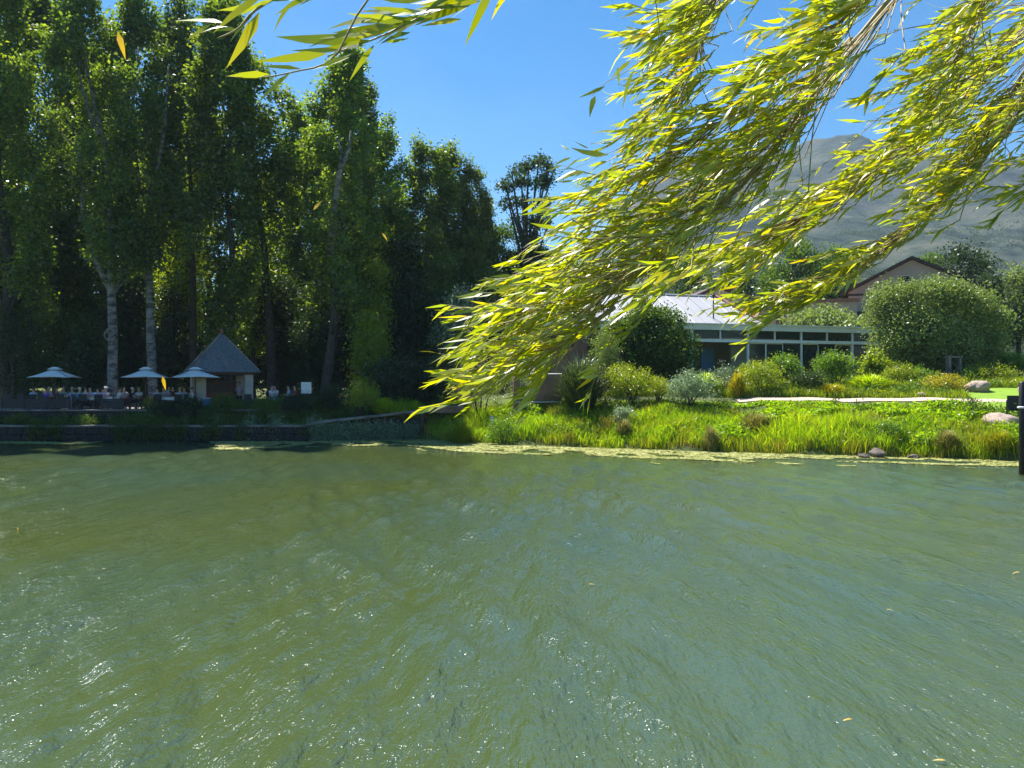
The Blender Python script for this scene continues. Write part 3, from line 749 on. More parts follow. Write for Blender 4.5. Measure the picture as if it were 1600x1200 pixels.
# right, rising part of the wall carrying the boardwalk
P0 = at(478, 661, 44.9); P1 = at(665, 640, 46.2)
bw = empty('boardwalk', (P0.x, P0.y, P0.z), math.atan2(P1.y - P0.y, P1.x - P0.x), 'weathered plank boardwalk climbing along the shore towards the garden', 'boardwalk')
L = math.hypot(P1.x - P0.x, P1.y - P0.y); dz = P1.z - P0.z
mb = MB(); n = 44
for k in range(n):
    xx = (k + .5) * L / n; mb.box((xx, .6, dz * xx / L - .02), (L / n - .02, 1.2, .05))
mb.build('deck', M['plank'], bw)
mb = MB()
mb.tube([(0, -.05, -.07), (L, -.05, dz - .07)], .075, 6); mb.build('edge_beam', M['coping'], bw)
for k in range(7):
    xx = .2 + k * (L - .4) / 6
    mb = MB(); mb.tube([(xx, .05, -2.6), (xx, .05, dz * xx / L - .08)], .08, 7); mb.build('post', M['pole'], bw)
rw = empty('bank_wall', (P0.x, P0.y + .30, 0), bw.rotation_euler.z, 'dark sloping bank wall under the climbing boardwalk', 'wall')
mb = MB()
for row in range(5):
    x = 0
    while x < L:
        w = rg.uniform(.5, 1.1); w = min(w, L - x + .05); zt = P0.z + dz * x / L - .15
        z0 = -.6 + .42 * row
        if z0 + .2 < zt: mb.box((x + w / 2, .0 + rg.uniform(-.03, .03), z0), (w - .03, .3, .395), bev=.03)
        x += w
mb.build('stonework', M['wall'], rw)
jt = empty('landing', at(655, 636, 46.8), R(2), 'reddish plank landing at the top of the boardwalk', 'landing')
mb = MB()
for k in range(16): mb.box((.1 + k * .17, .7, 0), (.155, 1.9, .06))
mb.build('deck', M['plank'], jt)
mb = MB(); mb.box((1.35, -.2, -.2), (2.8, .1, .3)); mb.build('edge_beam', M['brick'], jt)
for xx in (.3, 1.4, 2.6):
    mb = MB(); mb.tube([(xx, 0, -1.8), (xx, 0, -.1)], .08, 7); mb.build('post', M['pole'], jt)

uw = empty('terrace_wall', (-50, 46.5, 0), 0, 'upper dark wall edging the cafe terrace below the tables', 'wall')
mb = MB()
for row in range(2):
    x = -10
    while x < 27.8:
        w = rg.uniform(.6, 1.2); w = min(w, 27.9 - x); mb.box((x + w / 2, .2 + rg.uniform(-.015, .015), 1.13 + .38 * row), (w - .03, .4, .37), bev=.025); x += w
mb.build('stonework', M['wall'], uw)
mb = MB(); x = -10
while x < 27.8:
    w = rg.uniform(1.2, 2.2); w = min(w, 27.9 - x); mb.box((x + w / 2, .24, 1.77), (w - .02, .6, .09), bev=.015); x += w
mb.build('coping', M['coping'], uw)
mb = MB(); mb.box((-33, 53.2, 1.76), (36, 12.6, .10)); o = mb.build('terrace', M['paving']); tag(o, kind='structure')
TZ = 1.81

# hut
hp = at(346, 620, 51.0)
hut = empty('hut', (hp.x, hp.y, TZ), R(30), 'open sided thatch shaped hut with a steep slate pyramid roof on pale square columns', 'hut')
hw_ = 1.72; ez = 2.4; ph = 2.55; nco = 20
mb = MB(); rg = random.Random(8)
for k in range(nco):
    a = k / nco; b = (k + 1) / nco
    e0 = (hw_ + .32) * (1 - a) + .05; e1 = (hw_ + .32) * (1 - b) + .05
    z0 = ez + ph * a - .03; z1 = ez + ph * b + .015
    e0 += .035
    P = [(-e0, -e0, z0), (e0, -e0, z0), (e0, e0, z0), (-e0, e0, z0), (-e1, -e1, z1), (e1, -e1, z1), (e1, e1, z1), (-e1, e1, z1)]
    mb.add(P, [(0, 1, 5, 4), (1, 2, 6, 5), (2, 3, 7, 6), (3, 0, 4, 7), (0, 3, 2, 1)])
rf = mb.build('roof', M['shingle'], hut)
mb = MB()
for sx, sy in ((1, 1), (1, -1), (-1, 1), (-1, -1)):
    mb.tube([(sx * (hw_ + .40), sy * (hw_ + .40), ez), (sx * .03, sy * .03, ez + ph + .06)], .055, 6)
mb.build('ridge_tiles', M['coping'], rf)
mb = MB(); mb.lathe([(.10, 0), (.16, .08), (.05, .16), (.10, .26), (.01, .4)], (0, 0, ez + ph), 8); mb.build('finial', M['redtile'], rf)
mb = MB()
for (cx, cy, dx, dy) in ((0, -hw_, 2 * hw_ + .3, .12), (0, hw_, 2 * hw_ + .3, .12), (-hw_, 0, .12, 2 * hw_ + .05), (hw_, 0, .12, 2 * hw_ + .05)):
    mb.box((cx, cy, ez - .1), (dx, dy, .18))
mb.build('eave_beam', M['pole'], hut)
for sx, sy in ((1, 1), (1, -1), (-1, 1), (-1, -1)):
    mb = MB(); mb.box((sx * (hw_ - .25), sy * (hw_ - .25), (ez - .2) / 2), (.52, .52, ez - .2), bev=.02)
    mb.build('column', M['column'], hut)
mb = MB(); mb.box((0, hw_ - .25, .95), (2 * hw_ - 1.05, .1, 1.7)); mb.build('back_wall', M['pole'], hut)
ct = empty('bar_counter', (hp.x - .05, hp.y - .1, TZ), R(8), 'reddish brown bar counter inside the hut', 'counter')
mb = MB(); mb.box((0, 0, .5), (1.7, .55, 1.0), bev=.01); mb.build('counter_front', M['counter'], ct)
mb = MB(); mb.box((0, 0, 1.03), (1.85, .7, .06), bev=.01); mb.build('counter_top', M['tablewood'], ct)

p = at(324, 620, 48.7)
bx = empty('cool_box', (p.x, p.y, TZ), .2, 'pale blue box standing at the left hut column', 'box')
mb = MB(); mb.box((0, 0, .32), (.42, .4, .64), bev=.02); mb.build('body', M['blue'], bx)
mb = MB(); mb.box((0, 0, .67), (.45, .43, .06), bev=.015); mb.build('lid', M['white'], bx)
p = at(478.5, 606, 49.0)
sb = empty('menu_board', (p.x, p.y, float(G(p.x, p.y)) ), R(-6), 'plain white board standing in the plants right of the red shirted guest', 'sign board')
zz = p.z - sb.location.z
mb = MB(); mb.box((0, 0, zz), (.68, .04, .74), bev=.01); mb.build('panel', M['white'], sb)
for sx in (-.28, .28):
    mb = MB(); mb.box((sx, .045, zz / 2 - .1), (.05, .05, zz + .4)); mb.build('leg', M['pole'], sb)
# terracotta block in the shade
p = at(638, 574, 54)
tb = empty('garden_shelter', (p.x, p.y, float(G(p.x, p.y))), R(10), 'dull orange boxy shelter half hidden in the shaded bushes', 'shelter')
hz = p.z - tb.location.z
mb = MB(); mb.box((0, 0, hz + .12), (1.25, .9, .62), bev=.02); mb.build('top_box', M['brick'], tb)
mb = MB(); mb.box((-.05, 0, (hz - .2) / 2), (.22, .2, hz - .2 + .4)); mb.build('post', M['blue'], tb)

# umbrellas
def umbrella(first):
    root = empty('patio_umbrella', (0, 0, 0))
    W = 1.18; zt = 2.58; zl = 2.0; n = 12; mb = MB(); vs_ = []; fs = []
    for j in range(n + 1):
        for i in range(n + 1):
            u = -1 + 2 * i / n; v = -1 + 2 * j / n
            r_ = max(abs(u), abs(v)); diag = min(abs(u), abs(v)) / max(r_, 1e-6)
            sag = .10 * (1 - diag) * r_ ** 2
            k = 1 - .055 * (1 - diag ** 2) * r_
            vs_.append((u * W * k, v * W * k, zl + (zt - zl) * (1 - r_) ** 1.15 + sag * .55))
    for j in range(n):
        for i in range(n):
            a = j * (n + 1) + i; fs.append((a, a + 1, a + n + 2, a + n + 1))
    mb.add(vs_, fs)
    base = len(mb.v)
    cn = mb.build('canopy', M['canvas'], root, True)
    sm = cn.modifiers.new('thick', 'SOLIDIFY'); sm.thickness = .012
    mb = MB(); c = .36
    vs_ = [(-c, -c, 2.50), (c, -c, 2.50), (c, c, 2.50), (-c, c, 2.50), (-.12, -.12, 2.66), (.12, -.12, 2.66), (.12, .12, 2.66), (-.12, .12, 2.66)]
    mb.add(vs_, [(0, 1, 5, 4), (1, 2, 6, 5), (2, 3, 7, 6), (3, 0, 4, 7), (4, 5, 6, 7)])
    vt = mb.build('vent', M['canvas'], cn)
    mb = MB(); mb.tube([(0, 0, 0), (0, 0, 2.70)], .035, 10); mb.build('pole', M['pole'], root, True)
    mb = MB(); mb.lathe([(.32, 0), (.32, .05), (.06, .09), (.05, .3)], n=14); mb.build('base', M['darkmetal'], root)
    for k in range(4):
        a = math.pi / 4 + k * math.pi / 2; e = W * 1.36
        mb = MB(); mb.tube([(0, 0, 2.54), (e * math.cos(a), e * math.sin(a), 2.00)], .014, 5); mb.build('rib', M['pole'], root)
    return root
um = umbrella(True)
for i, (px, Y, rz, lb) in enumerate([(86, 47.6, 12, 'white square umbrella furthest left over the guests in blue and purple'),
                                     (228, 47.6, 20, 'white square umbrella in the middle of the three, its corner touching the next'),
                                     (305, 47.9, 30, 'white square umbrella with sun patches in front of the hut')]):
    o = um if i == 0 else clone(um)
    o.location = ((px - 800) / F * Y, Y, TZ); o.rotation_euler = (0, 0, R(rz)); o.scale = (1 + .08 * i, 1 + .08 * i, 1); tag(o, lb, 'umbrella', 'cafe umbrellas on the terrace')
#@@PEOPLE

# ------------------------------------------------------------------ people, chairs, tables
def skin(name, chain_pts, edges, mat, parent=None, sub=1):
    me = bpy.data.meshes.new(name + '_s'); me.from_pydata([p[0] for p in chain_pts], edges, []); ob = bpy.data.objects.new(name + '_s', me); COL.objects.link(ob)
    md = ob.modifiers.new('skin', 'SKIN'); md.use_smooth_shade = True
    for i, p in enumerate(chain_pts):
        sv = me.skin_vertices[0].data[i]; r = p[1]; sv.radius = r if isinstance(r, tuple) else (r, r)
    me.skin_vertices[0].data[0].use_root = True
    s2 = ob.modifiers.new('sub', 'SUBSURF'); s2.levels = sub; s2.render_levels = sub
    dg = bpy.context.evaluated_depsgraph_get(); out = bpy.data.meshes.new_from_object(ob.evaluated_get(dg)); out.name = name
    bpy.data.objects.remove(ob)
    out.materials.clear(); out.materials.append(mat)
    return out
def arm(pts, edges, start, chain):
    last = start
    for p in chain: pts.append(p); edges.append((last, len(pts) - 1)); last = len(pts) - 1
    return last
skinm = surf('skin', (.55, .33, .24), (.50, .29, .21), 8, .6)
MC = lambda n_, c: surf('cloth_' + n_, c, tuple(x * .85 for x in c), 6, .9)
cloths = dict(white=MC('white', (.74, .74, .76)), blue=MC('blue', (.28, .48, .82)), purple=MC('purple', (.22, .12, .62)), teal=MC('teal', (.05, .30, .42)), lilac=MC('lilac', (.50, .42, .62)),
              navy=MC('navy', (.03, .05, .10)), red=MC('red', (.60, .04, .05)), grey=MC('grey', (.32, .34, .38)), black=MC('black', (.02, .02, .025)), jeans=MC('jeans', (.06, .10, .20)))
hairs = dict(dark=MC('dark_hair', (.03, .02, .015)), brown=MC('brown_hair', (.12, .07, .04)), silver=MC('silver_hair', (.62, .62, .62)), blond=MC('blond_hair', (.42, .32, .16)))
def pose_meshes(tag_, lean, reach, standing=False):
    hz = .90 if standing else .52
    P = [((0, 0, hz), (.15, .11))]; E = []
    ly = -lean
    ch = arm(P, E, 0, [((0, ly * .3, hz + .2), (.135, .10)), ((0, ly * .75, hz + .40), (.155, .11)), ((0, ly, hz + .52), (.075, .07)),
                       ((0, ly - .015, hz + .60), (.052, .055)), ((0, ly - .035, hz + .68), (.072, .085)), ((0, ly - .03, hz + .77), (.078, .095)), ((0, ly - .02, hz + .84), (.05, .06))])
    sh = 3
    for s in (-1, 1):
        rz = reach if s > 0 else reach * .7
        w = arm(P, E, sh, [((s * .17, ly * .95, hz + .475), .055), ((s * .235, ly - .08 - rz * .1, hz + .24), .042), ((s * .17, ly - .22 - rz * .25, hz + .22 + rz * .1), .034),
                           ((s * .14, ly - .29 - rz * .3, hz + .22 + rz * .12), .024), ((s * .13, ly - .33 - rz * .3, hz + .22 + rz * .12), (.03, .018))])
        b = Vector(P[w][0])
        for f_ in range(4):
            x = (f_ - 1.5) * .018; arm(P, E, w, [((b.x + x, b.y - .035, b.z - .004), .009), ((b.x + x, b.y - .06 - .008 * (1.5 - abs(f_ - 1.5)), b.z - .02), .008)])
        arm(P, E, w, [((b.x - s * .035, b.y - .005, b.z), .010), ((b.x - s * .045, b.y - .03, b.z - .008), .008)])
        if standing:
            arm(P, E, 0, [((s * .09, 0, .82), .085), ((s * .10, -.01, .48), .058), ((s * .10, .02, .12), .038), ((s * .10, .0, .06), .035), ((s * .105, -.12, .04), (.04, .025))])
        else:
            arm(P, E, 0, [((s * .10, -.06, .52), .085), ((s * .12, -.42, .52), .062), ((s * .12, -.44, .14), .038), ((s * .12, -.43, .07), .035), ((s * .12, -.56, .045), (.04, .025))])
    nose = len(P); P.append(((0, ly - .135, hz + .715), .012)); E.append((5, nose))
    body = skin('person_body', P, E, skinm)
    g = .017
    S = [((0, 0, hz + .0), (.165, .125)), ((0, ly * .3, hz + .2), (.152, .117)), ((0, ly * .75, hz + .40), (.172, .127)), ((0, ly, hz + .51), (.09, .085))]; SE = [(0, 1), (1, 2), (2, 3)]
    for s in (-1, 1): arm(S, SE, 2, [((s * .17, ly * .95, hz + .470), .072), ((s * .21, ly - .04, hz + .34), .062)])
    shirt = skin('shirt', S, SE, cloths['white'])
    T = [((0, 0, hz + .02), (.16, .12))]; TE = []
    for s in (-1, 1):
        if standing: arm(T, TE, 0, [((s * .09, 0, .80), .10), ((s * .10, -.01, .48), .075), ((s * .10, .015, .14), .058)])
        else: arm(T, TE, 0, [((s * .10, -.06, .52), .10), ((s * .12, -.42, .525), .078), ((s * .12, -.44, .16), .056)])
    tr_ = skin('trousers', T, TE, cloths['jeans'])
    hc = Vector((0, ly - .01, hz + .775))
    mb = MB(); n = 12
    for j in range(7):
        th = j / 6 * math.pi * .62
        for k in range(n):
            a = 2 * math.pi * k / n
            fr = 1.0 if math.sin(a) > -.5 else .62
            tz = th * fr
            mb.v.append((hc.x + .088 * math.sin(tz) * math.cos(a), hc.y + .015 + .105 * math.sin(tz) * math.sin(a), hc.z + .105 * math.cos(tz)))
    for j in range(6):
        for k in range(n):
            l2 = (k + 1) % n; mb.f.append((j * n + k, j * n + l2, (j + 1) * n + l2, (j + 1) * n + k))
    hm = bpy.data.meshes.new('hair'); hm.from_pydata(mb.v, [], mb.f); hm.materials.append(hairs['dark'])
    mb = MB(); mb.lathe([(.19, 0), (.195, .015), (.10, .03), (.095, .10), (.05, .13), (.005, .135)], (hc.x, hc.y, hc.z + .03), 14)
    ht = bpy.data.meshes.new('sun_hat'); ht.from_pydata(mb.v, [], mb.f); ht.materials.append(cloths['white'])
    for m_ in (hm, ht):
        for p_ in m_.polygons: p_.use_smooth = True
    return dict(body=body, shirt=shirt, trousers=tr_, hair=hm, hat=ht)
poses = [pose_meshes('a', .03, .2), pose_meshes('b', .14, .5), pose_meshes('c', -.04, .0), pose_meshes('d', .02, .3, True)]
def person(px, Y, rz, pose, shirt, trousers, hair, label, hat=False, group='guests on the cafe terrace', z=None, sc=1.0):
    X = (px - 800) / F * Y; ps = poses[pose]
    root = empty('person', (X, Y, TZ if z is None else z), R(rz), label, 'person', group); root.scale = (sc,) * 3
    for nm, key, mt in (('body', 'body', None), ('shirt', 'shirt', cloths[shirt]), ('trousers', 'trousers', cloths[trousers]), ('hair', 'hair', hairs[hair])):
        o = link_mesh(nm, ps[key], root)
        if mt: o.material_slots[0].link = 'OBJECT'; o.material_slots[0].material = mt
    if hat: link_mesh('sun_hat', ps['hat'], root)
    return root
def make_chair():
    t = empty('cafe_chair', (0, 0, 0))
    mb = MB(); mb.box((0, 0, .45), (.46, .46, .035), bev=.01); mb.build('seat', M['darkmetal'], t)
    mb = MB(); mb.box((0, .235, .74), (.46, .03, .42), rx=R(-6), bev=.01); mb.build('backrest', M['darkmetal'], t)
    for sx in (-.2, .2):
        for sy in (-.2, .2):
            mb = MB(); mb.tube([(sx * 1.08, sy * 1.1, 0), (sx, sy, .435)], .017, 6); mb.build('leg', M['darkmetal'], t)
    for sx in (-.225, .225):
        mb = MB(); mb.tube([(sx, .22, .66), (sx, -.15, .66), (sx, -.19, .46)], .015, 6); mb.build('armrest', M['darkmetal'], t)
    return t
def make_table():
    t = empty('cafe_table', (0, 0, 0))
    mb = MB(); mb.box((0, 0, .73), (1.3, .85, .035), bev=.01); mb.build('table_top', M['tablewood'], t)
    for sx in (-.56, .56):
        for sy in (-.36, .36):
            mb = MB(); mb.box((sx, sy, .355), (.06, .06, .71)); mb.build('leg', M['tablewood'], t)
    return t
c0 = make_chair(); t0 = make_table(); uc = [0]; ut = [0]
def chair_at(px, Y, rz, lb):
    o = c0 if uc[0] == 0 else clone(c0); uc[0] += 1
    o.location = ((px - 800) / F * Y, Y, TZ); o.rotation_euler = (0, 0, R(rz)); return tag(o, lb, 'chair', 'dark chairs on the terrace')
def table_at(px, Y, rz, lb, clothed=False):
    o = t0 if ut[0] == 0 else clone(t0); ut[0] += 1
    o.location = ((px - 800) / F * Y, Y, TZ); o.rotation_euler = (0, 0, R(rz)); tag(o, lb, 'table', 'cafe tables on the terrace')
    if clothed:
        mb = MB(); mb.box((0, 0, .752), (1.36, .91, .006)); mb.box((0, -.456, .66), (1.36, .006, .18)); mb.box((0, .456, .66), (1.36, .006, .18)); mb.box((-.681, 0, .66), (.006, .91, .18)); mb.box((.681, 0, .66), (.006, .91, .18))
        c = mb.build('tablecloth', M['cloth']); c.location = o.location; c.rotation_euler = o.rotation_euler
        tag(c, 'white cloth over ' + lb, 'tablecloth', 'table cloths')
table_at(62, 48.3, 4, 'dark table between the guests in blue and purple under the left umbrella')
table_at(134, 48.2, -4, 'table between the teal and the lilac shirted guests', True)
table_at(166, 48.0, 5, 'table in front of the guest with the white sun hat', True)
table_at(222, 48.4, 0, 'dark table under the middle umbrella')
table_at(268, 48.2, 3, 'table between the two umbrellas right of the yellow flowers', True)
table_at(440, 49.8, 0, 'small table between the white shirted pair and the red shirted guest')
guests = [
    (52, 47.7, 200, 0, 'blue', 'jeans', 'brown', 'seated guest in a pale blue shirt, furthest left under the first umbrella', 0),
    (69, 47.6, 170, 1, 'purple', 'navy', 'brown', 'seated guest in a bright purple shirt under the left umbrella', 0),
    (77, 48.9, 0, 0, 'lilac', 'grey', 'silver', 'guest in lilac just behind the purple shirted one', 0),
    (88, 49.1, -20, 2, 'navy', 'black', 'dark', 'dim seated guest in dark clothes under the right side of the left umbrella', 0),
    (113, 48.9, 10, 0, 'blue', 'grey', 'silver', 'guest in pale blue half hidden behind the teal shirt', 0),
    (121, 47.5, 150, 1, 'teal', 'navy', 'silver', 'seated guest with white hair in a teal shirt', 0),
    (142, 48.9, -15, 0, 'lilac', 'black', 'brown', 'seated guest in lilac facing the water right of the teal shirt', 0),
    (153, 47.4, 215, 1, 'blue', 'jeans', 'dark', 'dark haired guest in light blue leaning to the table', 0),
    (167, 48.8, 0, 1, 'white', 'grey', 'silver', 'guest in white wearing a broad white sun hat', 1),
    (183, 47.7, 130, 1, 'white', 'navy', 'brown', 'guest in a white shirt leaning left beside the sun hat wearer', 0),
    (194, 49.1, 10, 2, 'grey', 'black', 'dark', 'dim guest in grey behind the leaning white shirt', 0),
    (208, 47.8, 120, 2, 'navy', 'black', 'silver', 'grey haired guest in navy under the middle umbrella', 0),
    (246, 47.7, 210, 1, 'blue', 'jeans', 'dark', 'guest in a mid blue shirt right of the yellow flowers', 0),
    (256, 48.8, 10, 0, 'grey', 'black', 'dark', 'guest in a grey top between two blue shirts', 0),
    (280, 47.6, 190, 1, 'blue', 'navy', 'blond', 'fair haired guest in a bright blue shirt bending low', 0),
    (297, 47.9, 140, 1, 'white', 'navy', 'brown', 'guest in a white shirt leaning left by the hut column', 0),
    (101, 49.0, 10, 1, 'teal', 'black', 'dark', 'guest in dark teal between the left umbrella and the white haired guest', 0),
    (132, 47.5, 190, 1, 'grey', 'navy', 'brown', 'guest in grey with back to the water beside the teal shirt', 0),
    (160, 47.5, 160, 0, 'lilac', 'black', 'dark', 'guest in lilac with back to the water below the sun hat wearer', 0),
    (219, 48.9, 0, 1, 'white', 'grey', 'blond', 'fair haired guest in white facing the water under the middle umbrella', 0),
    (289, 48.9, -10, 0, 'lilac', 'grey', 'dark', 'guest in lilac facing the water left of the hut column', 0),
    (424, 49.6, 60, 0, 'white', 'grey', 'brown', 'left one of the two white shirted guests right of the hut', 0),
    (430, 50.2, 0, 0, 'white', 'black', 'dark', 'right one of the two white shirted guests right of the hut', 0),
    (452, 49.7, 300, 0, 'blue', 'jeans', 'dark', 'guest in light blue left of the red shirt', 0),
    (462, 49.5, 280, 0, 'red', 'black', 'brown', 'guest in a red shirt beside the white board', 0),
]
for (px, Y, rz, ps, sh_, tr_, hr, lb, hat) in guests:
    z = TZ + (.12 if px > 400 else 0)
    person(px, Y, rz, ps, sh_, tr_, hr, lb, bool(hat), z=z)
    if px < 400: chair_at(px, Y, rz, 'dark chair of the ' + ' '.join(lb.replace('seated ', '').split()[:12]))
    else:
        o = chair_at(px, Y, rz, 'dark chair of the ' + ' '.join(lb.replace('seated ', '').split()[:12])); o.location.z = z
for px, lb in ((264, 'standing guest in pale blue between two seated ones in front of the hut'), (270, 'standing guest in black and pink next to the pale blue one')):
    person(px, 48.9, 20, 3, 'blue' if px == 264 else 'black', 'grey', 'dark', lb, False, sc=.82)
person(374, 50.9, 15, 3, 'lilac', 'black', 'dark', 'bartender standing at the right end of the counter inside the hut', False, 'staff in the hut', sc=.98)
for px, lb in ((18, 'empty dark chair at the left end of the terrace'), (36, 'empty dark chair with its back to the water, left of the blue shirt'), (99, 'empty dark chair right of the purple shirt'), (390, 'dark blue chair in front of the right hut column')):
    chair_at(px, 47.6, 175, lb)
# dark low screens along the terrace edge
mb0 = None
for k, (px, lb) in enumerate([(20, 'leftmost dark low screen on the terrace edge'), (56, 'dark low screen in front of the blue shirted guest'), (92, 'dark low screen right of the purple shirted guest'), (176, 'dark low screen below the white sun hat')]):
    r_ = empty('low_screen', ((px - 800) / F * 47.05, 47.05, TZ), 0, lb, 'screen', 'dark screens on the terrace edge')
    mb = MB()
    for j in range(7): mb.box((0, 0, .12 + j * .085), (1.34, .02, .075))
    mb.build('panel', M['darkmetal'], r_)
    for sx in (-.68, .68):
        mb = MB(); mb.box((sx, 0, .36), (.05, .05, .72)); mb.build('post', M['darkmetal'], r_)

# ------------------------------------------------------------------ buildings on the right
TH = math.atan2(.2672, .9636)
rs = empty('restaurant', (2.03, 50.0, 0), TH, 'long low restaurant with a pale metal roof and a white glazed veranda behind the garden', 'building')
FZ = 3.25
mb = MB(); mb.box((14.5, 4.3, FZ - .5), (29.4, 9.4, 1.1)); mb.build('floor_slab', M['paving'], rs)
mb = MB()   # plastered wing at the left
def wall_with_holes(mb, u0, u1, z0, z1, holes, v, th=.3):
    xs = sorted({u0, u1, *[h[0] for h in holes], *[h[1] for h in holes]}); zs = sorted({z0, z1, *[h[2] for h in holes], *[h[3] for h in holes]})
    for a, b in zip(xs, xs[1:]):
        for c, d in zip(zs, zs[1:]):
            if any(h[0] <= a and b <= h[1] and h[2] <= c and d <= h[3] for h in holes): continue
            mb.box(((a + b) / 2, v + th / 2, (c + d) / 2), (b - a, th, d - c))
wins = [(.45, .95, 6.0, 6.65), (1.3, 2.2, 5.9, 6.65), (3.2, 4.6, 5.2, 6.6), (6, 7.4, 5.2, 6.6), (8.4, 9.8, 5.2, 6.6)]
wall_with_holes(mb, 0, 10.6, FZ, 7.15, wins, 0); mb.build('wall', M['brick'], rs)  # front face browner than the side wall, its shade painted in
for w in wins:
    m2 = MB(); a, b, c, d = w
    m2.box(((a + b) / 2, .12, c + .03), (b - a, .06, .06)); m2.box(((a + b) / 2, .12, d - .03), (b - a, .06, .06)); m2.box((a + .03, .12, (c + d) / 2), (.06, .06, d - c - .12)); m2.box((b - .03, .12, (c + d) / 2), (.06, .06, d - c - .12))
    fr = m2.build('window', M['pole'], rs); m2 = MB(); m2.box(((a + b) / 2, .15, (c + d) / 2), (b - a - .12, .01, d - c - .12)); m2.build('pane', M['glass'], fr)
mb = MB()
Mx = Matrix.Rotation(R(-90), 4, 'Z')
lh = [(2.1, 2.8, 5.75, 6.3), (3.6, 4.1, 4.3, 5.4), (5.2, 5.6, 4.5, 5.6)]
xs = sorted({0.3, 9.0, *[h[0] for h in lh], *[h[1] for h in lh]}); zs = sorted({FZ, 7.15, *[h[2] for h in lh], *[h[3] for h in lh]})
for a, b in zip(xs, xs[1:]):
    for c, d in zip(zs, zs[1:]):
        if any(h[0] <= a and b <= h[1] and h[2] <= c and d <= h[3] for h in lh): continue
        mb.box((.15, (a + b) / 2, (c + d) / 2), (.3, b - a, d - c))
mb.build('side_wall', M['litwall'], rs)
for (a, b, c, d) in lh:
    m2 = MB(); m2.box((.18, (a + b) / 2, (c + d) / 2), (.02, b - a, d - c)); m2.build('window', M['glass'], rs)
mb = MB(); mb.box((14.4, -.22, 7.42), (29.6, .10, .42)); mb.box((14.4, -.31, 7.62), (29.6, .12, .09)); mb.box((-.42, 4.3, 7.42), (.10, 9.4, .42)); mb.box((-.50, 4.3, 7.62), (.12, 9.4, .09)); mb.box((29.15, 4.3, 7.42), (.1, 9.2, .42)); mb.build('fascia', M['cream'], rs)
mb = MB(); mb.box((14.4, 4.2, 7.28), (28.9, 8.7, .12)); mb.build('ceiling', M['cream'], rs)
mb = MB(); mb.box((23.2, 4.2, 7.56), (11.8, 8.7, .12)); mb.build('flat_roof', M['roof'], rs)
mb = MB()
e = [(-.2, -.1, 7.58), (17.1, -.1, 7.58), (17.1, 9.0, 7.58), (-.2, 9.0, 7.58), (2.2, 4.6, 10.15), (15.6, 4.6, 10.15)]
mb.add(e, [(0, 1, 5, 4), (2, 3, 4, 5), (1, 2, 5), (3, 0, 4), (0, 3, 2, 1)]); mb.build('roof', M['roof'], rs)
mb = MB(); mb.tube([(17.1, -.1, 7.62), (15.6, 4.6, 10.2)], .14, 6); mb.tube([(17.1, 9, 7.62), (15.6, 4.6, 10.2)], .14, 6); mb.build('ridge_tiles', M['redtile'], rs)
mb = MB(); mb.tube([(2.2, 4.6, 10.18), (15.6, 4.6, 10.18)], .09, 6); mb.build('ridge_cap', M['roof'], rs)
mb = MB()
for k in range(19):
    u = .2 + k * .92; ut_ = min(max(u, 2.3), 15.5); f_ = 1.0
    if u < 2.2: f_ = max(.05, (u + .2) / 2.4)
    if u > 15.6: f_ = max(.05, (17.1 - u) / 1.5)
    mb.tube([(u, -.1, 7.6), (u, -.1 + 4.7 * f_, 7.6 + 2.57 * f_)], .028, 4)
mb.build('roof_seams', M['roof'], rs)
for u in (5.4, 10.75, 29.0):
    mb = MB(); mb.tube([(u, -.28, 7.2), (u, -.12, 6.9), (u, -.12, 3.4)], .045, 6); mb.build('downpipe', M['white'], rs)
mb = MB(); mb.box((-.02, 1.6, 8.2), (.62, .62, 1.4)); mb.box((-.02, 1.6, 8.35), (.70, .70, .1)); mb.box((-.02, 1.6, 8.95), (.74, .74, .14)); mb.build('chimney', M['brick'], rs)
mb = MB(); mb.tube([(13.2, .9, 8.0), (13.2, .9, 9.75)], .05, 8); mb.lathe([(.12, 0), (.12, .12), (.02, .2)], (13.2, .9, 9.72), 8); mb.build('flue_pipe', M['darkmetal'], rs)
pu = [10.97 + 4.44 * k for k in range(5)]
for u in pu:
    mb = MB(); mb.box((u, .0, (FZ + 7.2) / 2), (.15, .15, 7.2 - FZ)); mb.build('post', M['white'], rs)
mb = MB(); mb.box(((pu[0] + pu[-1]) / 2, -.02, 6.47), (pu[-1] - pu[0] + .2, .24, .22)); mb.build('beam', M['white'], rs)
for k in range(4):
    um_ = (pu[k] + pu[k + 1]) / 2
    mb = MB(); mb.box((um_, 0, 6.89), (.11, .11, .62)); mb.build('mullion', M['white'], rs)
    mb = MB(); mb.box((um_, .05, 6.89), (4.28, .02, .60)); mb.build('clerestory_glass', M['glass'], rs)
for k in (1, 2, 3):
    a, b = pu[k] + .08, pu[k + 1] - .08
    for j in range(3):
        w = (b - a) / 3; c = a + w * (j + .5)
        mb = MB(); mb.box((c - w / 2 + .03, .03, 4.8), (.05, .06, 3.1)); mb.box((c + w / 2 - .03, .03, 4.8), (.05, .06, 3.1)); mb.box((c, .03, 6.32), (w - .1, .06, .06)); mb.box((c, .03, 3.32), (w - .1, .06, .12))
        f = mb.build('glazed_door', M['cream'] if (j + k) % 3 else M['pole'], rs)
        mb = MB(); mb.box((c, .04, 4.82), (w - .11, .012, 2.9)); mb.build('pane', M['glass'], f)
mb = MB(); mb.box((14.5, 8.7, 5.2), (29.0, .25, 4.1)); mb.box((28.9, 4.3, 5.2), (.2, 8.5, 4.1)); mb.box((10.8, 4.3, 5.2), (.2, 8.3, 4.1)); mb.build('back_wall', M['cream'], rs)
